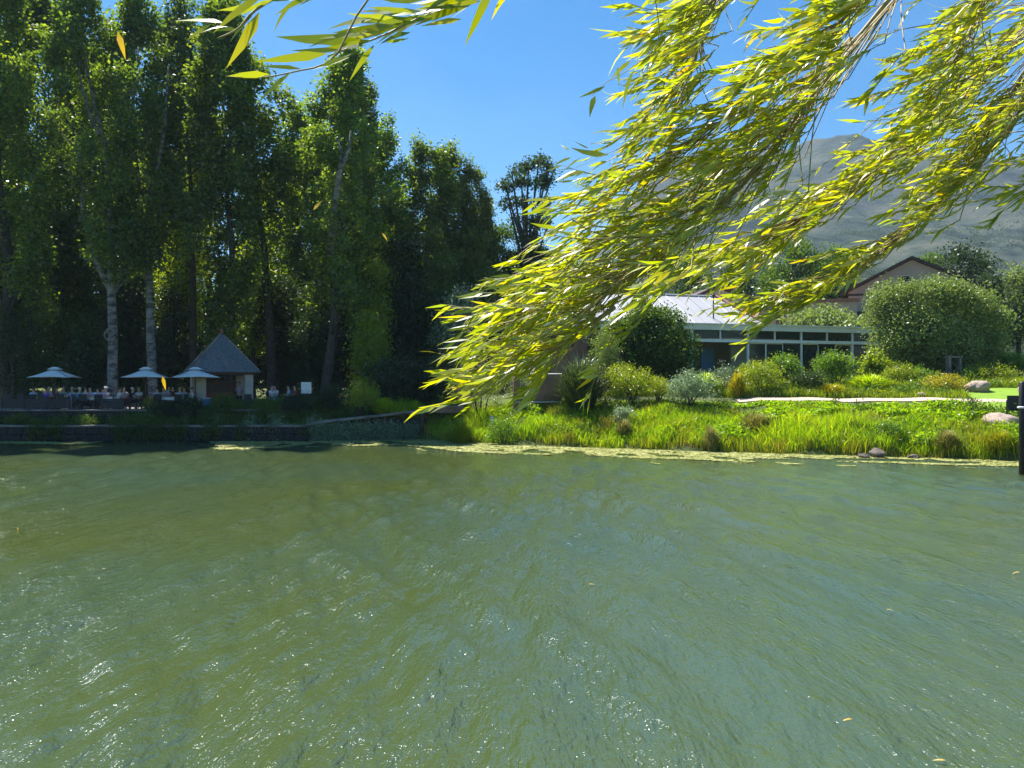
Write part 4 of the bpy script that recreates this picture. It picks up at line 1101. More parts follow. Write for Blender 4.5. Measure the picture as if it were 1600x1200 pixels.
mb = MB(); mb.box((17.2, 3.2, 4.9), (2.4, .2, 3.3)); mb.build('inner_wall', M['cream'], rs)
mb = MB(); mb.box((21.6, 3.4, 4.9), (1.4, .2, 3.3)); mb.build('inner_wall', M['cream'], rs)
mb = MB(); mb.box((13.9, 3.0, 4.8), (1.1, .12, 2.5)); mb.build('door', M['blue'], rs)
def local(rt, p): return Matrix.Rotation(rt.rotation_euler.z, 4, 'Z') @ Vector(p) + rt.location
for k, (u, v, c, lb) in enumerate([(11.6, 1.5, 'blue', 'person in blue sitting in the shade of the veranda beside the leftmost post'), (12.7, 1.9, 'white', 'person in white sitting deeper in the shaded veranda')]):
    p = local(rs, (u, v, 3.3)); o = person(0, 50, 20 + 30 * k, 0, c, 'black', 'dark', lb, False, 'guests on the veranda', z=3.3); o.location = p
    ch = clone(c0); ch.location = p; ch.rotation_euler = o.rotation_euler; tag(ch, 'dark chair on the veranda under the ' + ' '.join(lb.split()[:3]), 'chair', 'veranda chairs')

# gable house
gh = empty('gable_house', (39.7, 75, 0), R(-25), 'large mauve grey gabled house with dark roof edges and a small arched window', 'house')
mb = MB(); W2 = 5.75; ez_ = 12.8; ap = 15.75
ac = 14 ; hole = []
mb.prism([(-W2, 4.0), (W2, 4.0), (W2, ez_), (0, ap), (-W2, ez_)], None, 14); mb.build('wall', M['gable'], gh)
mb = MB()
for s in (-1, 1):
    a = math.atan2(ap - ez_, W2)
    Lr = math.hypot(W2 + .7, (ap - ez_) * (W2 + .7) / W2)
    P = [(0, ap + .05), (s * (W2 + .7), ap + .05 - (ap - ez_) * (W2 + .7) / W2), (s * (W2 + .7), ap + .33 - (ap - ez_) * (W2 + .7) / W2), (0, ap + .33)]
    mb.prism(P if s > 0 else P[::-1], Matrix.Translation((0, -.45, 0)), 15)
mb.build('roof', M['rooftile'], gh)
mb = MB(); mb.box((-3.2, -.04, 12.5), (5.2, .08, .20)); mb.build('string_course', M['rooftile'], gh)
mb = MB(); pl = [(-.42 + -.55, 13.55), (.42 - .55, 13.55), (.42 - .55, 13.85)] + [(-.55 + .42 * math.cos(a), 13.85 + .34 * math.sin(a)) for a in [k * math.pi / 8 for k in range(1, 8)]] + [(-.97, 13.85)]
mb.prism(pl, Matrix.Translation((0, -.03, 0)), .06); wv = mb.build('window', M['black'], gh)
mb = MB(); mb.tube([(-1.0, -.05, 13.85)] + [(-.55 + .46 * math.cos(a), -.05, 13.85 + .38 * math.sin(a)) for a in [math.pi - k * math.pi / 8 for k in range(1, 8)]] + [(-.10, -.05, 13.85)], .035, 5); mb.build('frame', M['cream'], wv)
mb = MB(); mb.box((-4.6, -.05, 10.0), (1.0, .1, 1.6)); mb.build('window', M['black'], gh)
an = empty('pink_annex', at(1262, 600, 71), R(-14), 'low pink walled block with a terracotta edge behind the flat veranda roof', 'building')
mb = MB(); mb.box((0, 4, 7.4 - CAMZ), (8.6, 8, 7.4)); mb.build('wall', M['pinkwall'], an)
mb = MB(); mb.box((0, 4, 11.2 - CAMZ), (9.0, 8.4, .28)); mb.build('roof', M['redtile'], an)
for xx in (-2.4, 2.6):
    mb = MB(); mb.box((xx, -.03, 9.2 - CAMZ), (.8, .08, 1.5)); mb.build('window', M['pole'], an)
sg = empty('small_gable_house', at(1128, 600, 70), R(6), 'small grey gable with a brown roof edge peeping over the metal roof', 'house')
mb = MB(); zt = 3.4 + 150 / F * 70 - CAMZ
mb.prism([(-3.2, 1.0), (3.2, 1.0), (3.2, zt - 1.5), (-.3, zt), (-3.2, zt - 1.3)], None, 7); mb.build('wall', M['gable'], sg)
mb = MB()
mb.prism([(-.3, zt + .04), (3.8, zt - 1.72), (3.8, zt - 1.45), (-.3, zt + .34)], Matrix.Translation((0, -.35, 0)), 8)
mb.prism([(-.3, zt + .34), (-3.9, zt - 1.3), (-3.9, zt - 1.6), (-.3, zt + .04)], Matrix.Translation((0, -.35, 0)), 8); mb.build('roof', M['rooftile'], sg)

# low brown pump house by the shore
p = at(845, 610, 46.2)
pz = float(G(p.x, p.y))
ph_ = empty('pump_house', (p.x, p.y, pz), R(6), 'low brown walled enclosure with a pale top rail behind the drooping willow tips', 'wall')
zt = CAMZ + 13 / F * 46.2 - pz
mb = MB(); mb.box((.35, 0, zt / 2 - .2), (1.9, .25, zt + .4)); mb.box((-1.5, 0, zt / 2 - .2), (.4, .4, zt + .5)); mb.build('wall', M['brick'], ph_)
mb = MB(); mb.tube([(-1.8, -.05, zt + .1), (1.3, -.05, zt + .1)], .045, 6); mb.tube([(-1.6, -.3, .35), (2.6, -.3, .35)], .03, 6); mb.build('rail', M['white'], ph_)
p = at(769, 626, 45.2); wp = empty('short_post', (p.x, p.y, float(G(p.x, p.y))), 0, 'short pale post standing by the landing under the willow tips', 'post')
mb = MB(); mb.box((0, 0, .25), (.2, .2, .8), bev=.015); mb.build('shaft', M['white'], wp); mb = MB(); mb.box((0, 0, .67), (.26, .26, .05), bev=.01); mb.build('cap', M['coping'], wp)
#@@BANK

# ------------------------------------------------------------------ right bank
def strip(name, x0, x1, t0, t1, dz_, mat, dx=.4, nt=8, edge=None):
    xs = np.arange(x0, x1 + .01, dx); V = []
    for x in xs:
        for k in range(nt + 1):
            f_ = k / nt; a = t0(x) if callable(t0) else t0; b = t1(x) if callable(t1) else t1
            t = a + (b - a) * f_; y = float(shore(x)) + t; V.append((x, y, float(G(x, y)) + dz_))
    n = nt + 1; Q = [(i * n + k, (i + 1) * n + k, (i + 1) * n + k + 1, i * n + k + 1) for i in range(len(xs) - 1) for k in range(nt)]
    o = mesh_np(name, V, Q, mat, smooth=True); tag(o, kind='structure'); return o
def pt0(x): return 6.55 + .18 * math.sin(x * .35)
def pt1(x): return 7.7 + .18 * math.sin(x * .35 + .3)
strip('path', 13, 60, pt0, pt1, .035, M['path'])
strip('lawn', 24.0, 60, lambda x: 5.9 - 2.4 * min(1, (x - 24.0) / 1.2), lambda x: pt0(x) - .03, .03, M['lawn'])
strip('lawn', 24.6, 60, lambda x: pt1(x) + .03, lambda x: 8.2 + 4.6 * min(1, (x - 24.6) / 1.5), .03, M['lawn'])

def scatter(n, x0, x1, t0, t1, seed, keep=None):
    rg = np.random.default_rng(seed); x = rg.uniform(x0, x1, n * 2); t = t0 + (t1 - t0) * rg.random(n * 2)
    y = shore(x) + t; dens = rg.random(n * 2)
    k = np.ones(n * 2, bool)
    if keep is not None: k = keep(x, y, t, dens)
    x, y, t = x[k][:n], y[k][:n], t[k][:n]
    return rg, x, y, t, np.stack([x, y, G(x, y) - .03], 1)
onlawn = lambda x, t: (x > 23.8) & (t > 5.9 - 2.4 * np.clip((x - 24.0) / 2.2, 0, 1))
patch = lambda x, y, s=1.0: nfun(x * .7 * s + 2, y * 1.1 * s) * .6 + nfun(x * 1.9 * s, y * 2.3 * s + 1) * .4
# fine grass over the whole bank
rg, x, y, t, P = scatter(60000, -7.5, 33, .15, 6.1, 21, lambda x, y, t, d: ~onlawn(x, t) & (d < .75 + .4 * patch(x, y)))
H = (.34 + .34 * patch(x, y) + .22 * (t < 3)) * rg.uniform(.5, 1.5, len(x)) * (1 - .78 * ss(t, 3.4, 5.9)) * (1 - .45 * ss(x, 22.5, 24.5)); H = np.clip(H, .06, 1.1)
V_, Q_ = blades(P, H, rg.uniform(.022, .05, len(x)), rg.uniform(.1, .7, len(x)), rg)
rn = np.repeat(np.clip(.40 + .32 * patch(x, y, .7) + rg.normal(0, .22, len(x)), 0, 1), 2)
o = mesh_np('bank_grass', V_, Q_, M['lime'], None, rn); tag(o, 'dense bright lime grass and rushes covering the sunny bank', 'grass', kind='stuff')
# yellow reeds along the water
rg, x, y, t, P = scatter(11000, -6.0, 33, -.15, 2.2, 22, lambda x, y, t, d: d < .55 + .6 * nfun(x * 1.1, y * .5))
P[:, 2] = np.maximum(P[:, 2], -.1); H = (.50 + .24 * nfun(x * .9, y)) * rg.uniform(.5, 1.25, len(x))
V_, Q_ = blades(P, H, rg.uniform(.02, .04, len(x)), rg.uniform(.02, .35, len(x)), rg)
rn = np.repeat(np.clip(.55 + .3 * nfun(x * 1.3 + 1, y * 1.7) + rg.normal(0, .2, len(x)), 0, 1), 2)
o = mesh_np('reeds', V_, Q_, M['reed'], None, rn); tag(o, 'yellow green reeds standing along the water line', 'reeds', kind='stuff')
# broad leaved weeds
rg, x, y, t, P = scatter(42000, -6, 30, .7, 6.1, 23, lambda x, y, t, d: ~onlawn(x, t) & (nfun(x * .55 + 1.5, y * .9) + .5 * nfun(x * 1.7, y * 1.9) > -.05))
P[:, 2] += (.08 + rg.uniform(.05, .55, len(x)) * (.6 + .5 * nfun(x * 1.2, y * 1.5))) * (1 - .8 * ss(t, 3.6, 6.0)); D = unit(rg.normal(0, 1, (len(x), 3)) * [1, 1, .5]); N = unit(rg.normal(0, .55, (len(x), 3)) + [0, 0, 1])
V_, Q_ = leaf_quads(P, D, N, rg.uniform(.12, .26, len(x)), rg.uniform(.07, .15, len(x)), .1)
o = mesh_np('ground_cover', V_, Q_, M['lime'], None, np.clip(.3 + rg.normal(0, .22, len(x)), 0, 1)); tag(o, 'broad leaved light green plants filling the middle of the bank', 'ground cover', kind='stuff')
# garden beds beyond the path
rg, x, y, t, P = scatter(42000, 4, 34, 8.1, 16.5, 24, lambda x, y, t, d: ~((x > 24.4) & (t < 8.3 + 4.7 * np.clip((x - 24.6) / 1.5, 0, 1))) & (d < .7 + .6 * patch(x, y, .5)))
H = np.clip(.42 + .25 * patch(x, y, .6), .15, .9) * rg.uniform(.6, 1.3, len(x))
V_, Q_ = blades(P, H, rg.uniform(.03, .06, len(x)), rg.uniform(.1, .6, len(x)), rg)
o = mesh_np('bed_grass', V_, Q_, M['yellow'], None, np.repeat(np.clip(.45 + .35 * patch(x, y, .8) + rg.normal(0, .2, len(x)), 0, 1), 2)); tag(o, 'strap leaved yellow green planting in the garden beds beyond the path', 'planting', kind='stuff')
# shaded planting on the left bank
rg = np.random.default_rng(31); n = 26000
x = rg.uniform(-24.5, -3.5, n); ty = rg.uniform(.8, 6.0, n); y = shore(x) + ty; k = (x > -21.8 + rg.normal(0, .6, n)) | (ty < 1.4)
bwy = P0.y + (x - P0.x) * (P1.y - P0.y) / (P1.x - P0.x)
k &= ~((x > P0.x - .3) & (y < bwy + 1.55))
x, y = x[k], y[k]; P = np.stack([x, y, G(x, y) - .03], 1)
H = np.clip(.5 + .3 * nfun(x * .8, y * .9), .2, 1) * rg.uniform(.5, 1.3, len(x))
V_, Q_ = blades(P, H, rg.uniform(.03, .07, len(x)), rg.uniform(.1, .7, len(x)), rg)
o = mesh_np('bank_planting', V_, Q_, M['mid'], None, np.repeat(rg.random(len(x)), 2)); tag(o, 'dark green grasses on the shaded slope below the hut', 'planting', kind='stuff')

SH = [  # px, ytop, ybot, hw, Y, mat, seed, label, n, leaf, kind
    (1080, 572, 632, 47, 43.0, 'silver', 1, 'rounded silvery green bush on the bank right of the willow tips', 4200, .13, 'leafy'),
    (908, 548, 632, 56, 44.6, 'strap', 2, 'dark spiky strap leaved clump beside the brown wall', 1300, .06, 'strap'),
    (985, 562, 618, 46, 44.8, 'yellow', 3, 'yellow green shrub with reddish tips left of the silvery bush', 3800, .12, 'leafy'),
    (1030, 585, 625, 30, 44.0, 'yellow', 4, 'low yellow green mound between two larger bushes', 2200, .11, 'leafy'),
    (752, 556, 612, 58, 46.6, 'heath', 5, 'feathery pale pinkish green shrub above the landing', 5200, .10, 'leafy'),
    (815, 565, 615, 34, 47.5, 'grey', 6, 'grey green shrub in front of the pink building corner', 2600, .11, 'leafy'),
    (948, 508, 592, 32, 48.0, 'grey', 7, 'upright grey green shrub left of the dark rounded tree', 4200, .12, 'leafy'),
    (1132, 565, 592, 22, 47.5, 'silver', 8, 'small silver grey mound in front of the veranda', 1600, .09, 'leafy'),
    (1100, 578, 602, 34, 46.5, 'lime', 9, 'bright green grassy mound before the left veranda post', 1100, .05, 'strap'),
    (1152, 576, 622, 20, 44.6, 'orange', 10, 'tuft of orange tinged straps left of the yellow green bush', 520, .05, 'strap'),
    (1190, 562, 622, 42, 45.2, 'yellow', 11, 'tall yellow green bush at the left end of the path', 4200, .13, 'leafy'),
    (1228, 546, 606, 32, 47.0, 'fresh', 12, 'glossy green bush in front of the second veranda bay', 3800, .15, 'leafy'),
    (1262, 578, 616, 36, 45.0, 'dark', 13, 'dark bush in shade above the yellow edging', 3200, .12, 'leafy'),
    (1306, 548, 604, 38, 47.2, 'fresh', 14, 'rounded green bush in front of the third veranda bay', 4200, .15, 'leafy'),
    (1300, 598, 622, 36, 44.3, 'orange', 15, 'orange yellow strap plants edging the path', 900, .045, 'strap'),
    (1358, 582, 616, 44, 45.2, 'lime', 16, 'row of upright green strap plants behind the path', 1500, .05, 'strap'),
    (1366, 545, 580, 24, 48.2, 'bright', 17, 'light green broad leaved plant at the right end of the veranda', 1500, .22, 'leafy'),
    (1405, 568, 606, 32, 46.4, 'yellow', 18, 'low yellow green shrub below the big rounded bush', 2600, .12, 'leafy'),
    (1440, 572, 606, 30, 46.6, 'fresh', 19, 'low green shrub with dark gaps below the big rounded bush', 2400, .12, 'leafy'),
    (1476, 584, 630, 34, 43.4, 'orange', 20, 'golden yellow bush spilling over the path', 3200, .12, 'leafy'),
    (1545, 570, 606, 46, 46.4, 'yellow', 21, 'wide yellow green bush behind the pink boulder', 4200, .14, 'leafy'),
    (1592, 548, 600, 44, 48.6, 'fresh', 22, 'clipped green hedge at the right edge of the garden', 4200, .13, 'leafy'),
    (1180, 640, 692, 38, 39.6, 'dry', 23, 'rounded straw coloured tussock with a dark hollow low on the bank', 1700, .03, 'strap'),
    (1478, 668, 718, 28, 34.9, 'dry', 24, 'dry brownish tussock at the water line', 1300, .03, 'strap'),
    (1562, 668, 722, 32, 34.0, 'reed', 25, 'tall yellow green tussock at the water line near the right edge', 1500, .03, 'strap'),
    (975, 650, 690, 18, 40.6, 'dry', 26, 'thin brownish tussock on the left part of the sunny bank', 600, .03, 'strap'),
    (1110, 660, 706, 18, 38.0, 'dry', 27, 'small brown tussock by the water below the silvery bush', 600, .03, 'strap'),
    (975, 635, 662, 22, 41.8, 'silver', 28, 'blue green leafy patch in the lime bank below the yellow shrub', 1200, .12, 'leafy'),
    (1260, 655, 700, 24, 38.0, 'dark', 29, 'darker green rushes in the middle of the bank', 800, .03, 'strap'),
    (1390, 655, 705, 26, 36.3, 'fresh', 30, 'leafy dark green weed clump above the dark rock', 1800, .14, 'leafy'),
    (785, 645, 690, 30, 42.4, 'fresh', 31, 'dark edged green clump at the left end of the sunny bank', 2200, .12, 'leafy'),
    (720, 650, 692, 24, 43.4, 'yellow', 32, 'yellow green reeds left of the dark edged clump', 900, .04, 'strap'),
    # left, shaded bank
    (565, 590, 655, 30, 46.6, 'yellow', 41, 'sunlit yellow green shrub leaning left above the boardwalk', 3400, .13, 'leafy'),
    (598, 618, 652, 30, 46.9, 'lime', 42, 'sunlit grassy clump right of the leaning shrub', 900, .04, 'strap'),
    (648, 622, 648, 18, 47.6, 'lime', 43, 'small lit grass tuft at the left end of the landing', 500, .04, 'strap'),
    (492, 636, 672, 18, 45.2, 'silver', 44, 'silvery leaved plant spilling over the wall where the boardwalk begins', 1500, .10, 'leafy'),
    (436, 640, 684, 20, 45.0, 'silver', 45, 'dull silver leaved plant hanging over the wall, second from the boardwalk', 1700, .10, 'leafy'),
    (392, 640, 686, 20, 45.0, 'silver', 46, 'grey leaved plant hanging over the wall below the hut', 1700, .10, 'leafy'),
    (338, 645, 682, 9, 45.0, 'silver', 47, 'thin pale plant growing up the wall left of the grey ones', 600, .09, 'leafy'),
    (525, 655, 682, 14, 45.1, 'silver', 48, 'small silver plant below the boardwalk edge', 700, .09, 'leafy'),
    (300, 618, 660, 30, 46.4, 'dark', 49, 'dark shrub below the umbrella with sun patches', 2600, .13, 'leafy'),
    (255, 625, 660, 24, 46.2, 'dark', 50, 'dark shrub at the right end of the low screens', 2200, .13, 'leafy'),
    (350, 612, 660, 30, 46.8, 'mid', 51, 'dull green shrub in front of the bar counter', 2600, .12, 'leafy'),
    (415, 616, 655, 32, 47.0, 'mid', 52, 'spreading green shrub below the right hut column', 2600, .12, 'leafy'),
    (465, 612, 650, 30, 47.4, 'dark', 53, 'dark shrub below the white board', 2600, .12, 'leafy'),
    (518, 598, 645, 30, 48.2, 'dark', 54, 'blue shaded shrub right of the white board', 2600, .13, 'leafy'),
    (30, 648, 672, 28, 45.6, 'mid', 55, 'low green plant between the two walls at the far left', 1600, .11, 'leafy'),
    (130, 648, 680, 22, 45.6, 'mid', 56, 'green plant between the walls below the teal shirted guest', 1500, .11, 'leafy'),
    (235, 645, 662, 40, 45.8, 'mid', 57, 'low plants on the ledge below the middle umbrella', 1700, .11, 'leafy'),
    (236, 612, 640, 8, 47.2, 'orange', 58, 'pot plant with yellow white flowers between the two umbrella tables', 260, .10, 'leafy'),
]
for (px, yt, yb, hw, Y, mt, sd_, lb, n_, ls, kd) in SH:
    shrub(px, yt, yb, hw, Y, mt, 900 + sd_, lb, n_, ls, .45 if kd == 'leafy' else 1, clump=.10 + hw * .0016, kind=kd)
def mounds(name, n, x0, x1, t0, t1, seed, mat, hgt, lsz, asp, label, keep=None, per=34, dz=0.0):
    rg = np.random.default_rng(seed); x = rg.uniform(x0, x1, n); t = rg.uniform(t0, t1, n); y = shore(x) + t
    k = (nfun(x * .8 + seed, y * 1.1) + rg.normal(0, .35, n)) > -.15
    if keep is not None: k &= keep(x, t)
    x, y = x[k], y[k]; hh = hgt * np.clip(.55 + .45 * nfun(x * 1.1 + seed * 2, y * 1.3), .1, 1)
    C = np.stack([x, y, G(x, y) + hh * rg.uniform(.3, 1, len(x)) + dz], 1)
    V_, Q_, R_ = clump_leaves(rg, C, (.17, .17, .14), per, lsz, lsz * asp, .4)
    o = mesh_np(name, V_, Q_, M[mat], None, R_); tag(o, label, 'planting', kind='stuff')
offlawn = lambda x, t: ~((x > 24.4) & (t < 8.3 + 4.7 * np.clip((x - 24.6) / 1.5, 0, 1)))
mounds('bed_plants', 900, 6, 33, 8.6, 17, 61, 'mid', .8, .15, .5, 'low mixed green shrubs filling the garden beds', offlawn)
mounds('bed_plants', 700, 6, 33, 8.4, 16, 62, 'yellow', .6, .13, .5, 'yellow green low growth between the garden shrubs', offlawn)
mounds('bank_weeds', 1100, -4, 30, .3, 5.6, 63, 'mid', .55, .13, .5, 'darker green weed clumps scattered through the bright bank', lambda x, t: ~onlawn(x, t))
rg = np.random.default_rng(64); x = rg.uniform(-34, -12, 900); k = nfun(x * .9, x * .3 + 1) + .6 * nfun(x * 2.7 + 1, x) + rg.normal(0, .25, 900) > .1; x = x[k]
C = np.stack([x, 44.45 + rg.uniform(-.12, .5, len(x)), rg.uniform(.25, 1.25, len(x)) ** 1.0], 1); C[:, 1] = np.where(C[:, 2] < .95, np.minimum(C[:, 1], 44.5), C[:, 1])
V_, Q_, R_ = clump_leaves(rg, C, (.16, .08, .14), 30, .11, .06, -.2); o = mesh_np('wall_weeds', V_, Q_, M['mid'], None, R_); tag(o, 'weeds draping over the low dark wall', 'planting', kind='stuff')
rg = np.random.default_rng(65); x = rg.uniform(-12, -5.8, 420); yb_ = P0.y + .15 + (x - P0.x) * (P1.y - P0.y) / (P1.x - P0.x)
C = np.stack([x, yb_ - rg.uniform(0, .35, len(x)), rg.uniform(-.0, 1.0, len(x))], 1)
V_, Q_, R_ = clump_leaves(rg, C, (.16, .10, .14), 26, .11, .06, .1); o = mesh_np('wall_weeds', V_, Q_, M['silver'], None, R_); tag(o, 'pale weeds at the foot of the wall under the boardwalk', 'planting', kind='stuff')
rg = np.random.default_rng(66); V_s = []
for k_ in range(230):
    cx = rg.uniform(-5, 31); tt_ = rg.uniform(.1, 5.2); cyy = float(shore(cx)) + tt_
    if cx > 23.5 and tt_ > 3: continue
    nb_ = int(rg.integers(40, 90)); rr_ = rg.uniform(.12, .32); Pb = np.stack([cx + rg.normal(0, rr_, nb_), cyy + rg.normal(0, rr_, nb_), np.full(nb_, float(G(cx, cyy)) - .04)], 1)
    Vb, Qb = blades(Pb, rg.uniform(.4, .95) * (1 - .5 * (tt_ > 3.8)) * rg.uniform(.6, 1.2, nb_), rg.uniform(.018, .035, nb_), rg.uniform(.1, .8, nb_), rg); V_s.append((Vb, Qb, np.repeat(np.clip(rg.uniform(.2, .95) + rg.normal(0, .1, nb_), 0, 1), 2)))
Vb, Qb, Rb = cat(V_s); o = mesh_np('tussocks', Vb, Qb, M['reed'], None, Rb); tag(o, 'loose yellow green grass tussocks rising above the bank plants', 'grass', kind='stuff')
mounds('shade_plants', 1300, -23, -4, .6, 5.5, 65, 'mid', .75, .15, .5, 'shaded leafy plants covering the slope below the hut', lambda x, t: (x < P0.x - .3) | (t > 1.9), 34)
mounds('ledge_plants', 300, -34, -21, .7, 1.7, 66, 'mid', .55, .13, .5, 'leafy plants on the ledge between the two left walls', None, 32)
# dark rounded tree and the huge rounded bush
def crown_from_px(name, px0, Y, circ, n, lsz, mat, seed, label, cat_, tr=.16, clump=.24, flat=.8):
    s_ = Y / F; X = (px0 - 800) * s_; gz = float(G(X, Y))
    rg = np.random.default_rng(seed)
    bl = [((px - px0) * s_, rg.uniform(-.4, .4) * r_ * s_, CAMZ - (py - 600) * s_ - gz, r_ * s_, r_ * s_ * flat * 1.2, r_ * s_ * .9) for (px, py, r_) in circ]
    return broad_tree(name, (X, Y, gz), seed, bl, n, lsz, mat, tr, label=label, cat_=cat_, clump=clump, inner=.2, nper=24)
crown_from_px('tree', 1010, 50.0, [(975, 525, 32), (1005, 505, 32), (1035, 510, 34), (1055, 540, 30), (1025, 550, 38), (980, 560, 34), (1010, 535, 40), (1062, 565, 22), (950, 550, 22), (985, 585, 26), (1030, 588, 28), (1060, 585, 20)],
              26000, .19, 'mid', 71, 'dark rounded tree with lit top leaves between the metal roof halves', 'tree')
crown_from_px('great_bush', 1465, 50.0, [(1400, 470, 34), (1440, 466, 30), (1478, 464, 30), (1512, 478, 32), (1540, 505, 34), (1550, 535, 24), (1385, 505, 28), (1390, 540, 30), (1430, 520, 48), (1480, 520, 52), (1520, 540, 40), (1440, 555, 34), (1500, 560, 30), (1562, 500, 14), (1376, 480, 14), (1400, 566, 28), (1450, 576, 30), (1500, 578, 30), (1540, 564, 28), (1470, 545, 44)],
              70000, .17, 'grey', 72, 'huge rounded grey green bush at the right end of the veranda', 'bush', clump=.30)
# boulders
def rock(px, yc, wpx, hpx, Y, seed, mat, label, name='boulder'):
    import bmesh
    s_ = Y / F; rg = np.random.default_rng(seed); bm = bmesh.new(); bmesh.ops.create_icosphere(bm, subdivisions=4, radius=1)
    k = rg.normal(0, 1, (9, 3)); k /= np.linalg.norm(k, axis=1)[:, None]
    for v in bm.verts:
        c = np.array(v.co); d = 1 + .10 * math.sin(c[0] * 3 + seed) + .09 * math.sin(c[1] * 5 + c[2] * 4 + seed) + .05 * math.sin(c[0] * 9 + c[2] * 8) + .03 * math.sin(c[0] * 17 - c[1] * 15 + c[2] * 13)
        for q in k: d = min(d, .86 / max(.05, float(c @ q)) if c @ q > .8 else d)
        v.co = v.co * d
    for Yt in np.arange(31, 60, .1):
        if CAMZ - (yc + hpx * .35 - 600) / F * Yt <= float(G((px - 800) / F * Yt, Yt)) + .04 and mat == 'stone': Y = float(Yt); s_ = Y / F; break
    me = bpy.data.meshes.new(name); bm.to_mesh(me); bm.free(); me.materials.append(M[mat])
    for p_ in me.polygons: p_.use_smooth = True
    o = link_mesh(name, me); X = (px - 800) * s_; zc = CAMZ - (yc - 600) * s_
    o.location = (X, Y, zc - hpx * s_ * .15); o.scale = (wpx * s_ / 2, wpx * s_ / 2 * .8, hpx * s_ * .62); o.rotation_euler = (.05, .08, seed)
    return tag(o, label, 'rock')
rock(1525, 604, 40, 22, 44.2, 3, 'stone', 'pink grey boulder beside the upper lawn')
rock(1563, 657, 56, 26, 37.6, 5, 'stone', 'reddish boulder behind the black sign post')
rock(1600, 608, 22, 12, 44.5, 7, 'stone', 'small pink rock cut by the right edge behind the pole')
rock(1440, 616, 14, 7, 43.3, 8, 'stone', 'small pale stone at the path edge')
rock(1371, 707, 28, 15, 34.9, 11, 'darkstone', 'dark wet rock at the water line')
rock(1350, 712, 18, 8, 34.6, 12, 'darkstone', 'lower dark rock touching the big dark one at the water')
rock(1428, 713, 22, 7, 34.6, 13, 'darkstone', 'flat dark rock at the water right of the dark wet rock')
p = at(1490, 571, 47.6); gz = float(G(p.x, p.y))
sbn = empty('stone_bench', (p.x, p.y, gz), R(8), 'small pale stone bench under the huge rounded bush', 'bench')
hb = CAMZ + 42 / F * 47.6 - gz
mb = MB(); mb.box((0, 0, hb), (1.0, .42, .10), bev=.02); mb.build('seat', M['coping'], sbn)
for sx in (-.36, .36):
    mb = MB(); mb.box((sx, 0, hb / 2 - .1), (.14, .34, hb + .1), bev=.02); mb.build('leg', M['coping'], sbn)
# black sign and pole at the right edge
p = at(1587, 630, 36.6); gz = float(G(p.x, p.y))
sg_ = empty('black_sign', (p.x, p.y, gz), 0, 'blank black square sign on a thin post at the right edge', 'sign')
zc = p.z - gz; mb = MB(); mb.box((.02, 0, zc), (.86, .04, .74), bev=.01); mb.build('panel', M['black'], sg_)
for sx in (-.40, .42):
    mb = MB(); mb.box((sx, .04, zc / 2 + .0), (.05, .05, zc + .3)); mb.build('post', M['black'], sg_)
p = at(1597.5, 740, 28.4)
pl_ = empty('black_pole', (p.x, p.y, -.6), 0, 'thick black pole with a white ring standing in the water at the right edge', 'pole')
zt = CAMZ + 4 / F * 28.4 + .6
mb = MB(); mb.tube([(0, 0, 0), (0, 0, zt - .05), (0, 0, zt)], [.115, .115, .06], 14); mb.build('shaft', M['black'], pl_, True)
mb = MB(); mb.lathe([(.13, -.03), (.17, -.01), (.17, .03), (.13, .05)], (0, 0, CAMZ - 37 / F * 28.4 + .6), 14); mb.build('ring', M['white'], pl_)

# floating algae along the far shore
rg = np.random.default_rng(41); n = 150000
x = rg.uniform(-24, 31, n); sh_ = shore(x) + .25 * np.sin(x * .9); d = rg.uniform(-.3, 8, n); y = sh_ - d
wd = 3.3 + 1.0 * nfun(x * .35, x * .1 + 2) + 1.1 * nfun(x * 1.3, d * .6) + 1.2 * nfun(x * 3.1 + 2, d * 1.7); wd = np.where(x < -6, wd * 1.0 * ss(x, -19, -15) , wd); wd = np.where(x > 6, wd * (1 - .72 * ss(x, 6, 21)), wd)
k = (d < wd) | ((nfun(x * .5 + 4, d * 2.4 + 1) > .30) & (d < wd + 2.6) & (x > -16))
left = rg.random((5200, 2)); xl = -32.5 + left[:, 0] * 8.5; yl = 44.3 - left[:, 1] * 1.6 + .25 * np.sin(xl * .8)
k &= (rg.random(n) < .55 + .4 * nfun(x * 2.3, y * 2.9))
x = np.concatenate([x[k], xl]); y = np.concatenate([y[k], yl]); n = len(x)
r_ = rg.uniform(.03, .10, n); a = rg.uniform(0, 6.28, n); zz = .012 + rg.uniform(0, .012, n); sq = rg.uniform(.5, 1, n)
V = np.zeros((n, 6, 3))
for k_ in range(6):
    q_ = a + k_ * math.pi / 3; rr = r_ * rg.uniform(.7, 1.25, n)
    V[:, k_, 0] = x + rr * np.cos(q_) * 1.5; V[:, k_, 1] = y + rr * np.sin(q_) * sq; V[:, k_, 2] = zz + rg.uniform(-.006, .014, n)
Q = np.arange(n * 6).reshape(-1, 6)
M['algaeleaf'] = leafmat('algae_leaf', [(0, (.14, .17, .03)), (.5, (.34, .36, .11)), (1, (.52, .50, .24))], (1, 1, .5), .1, .03)
o = mesh_np('floating_algae', V.reshape(-1, 3), Q, M['algaeleaf'], None, rg.random(n)); tag(o, 'pale yellow green mat of algae floating along the shore', 'algae', kind='stuff')

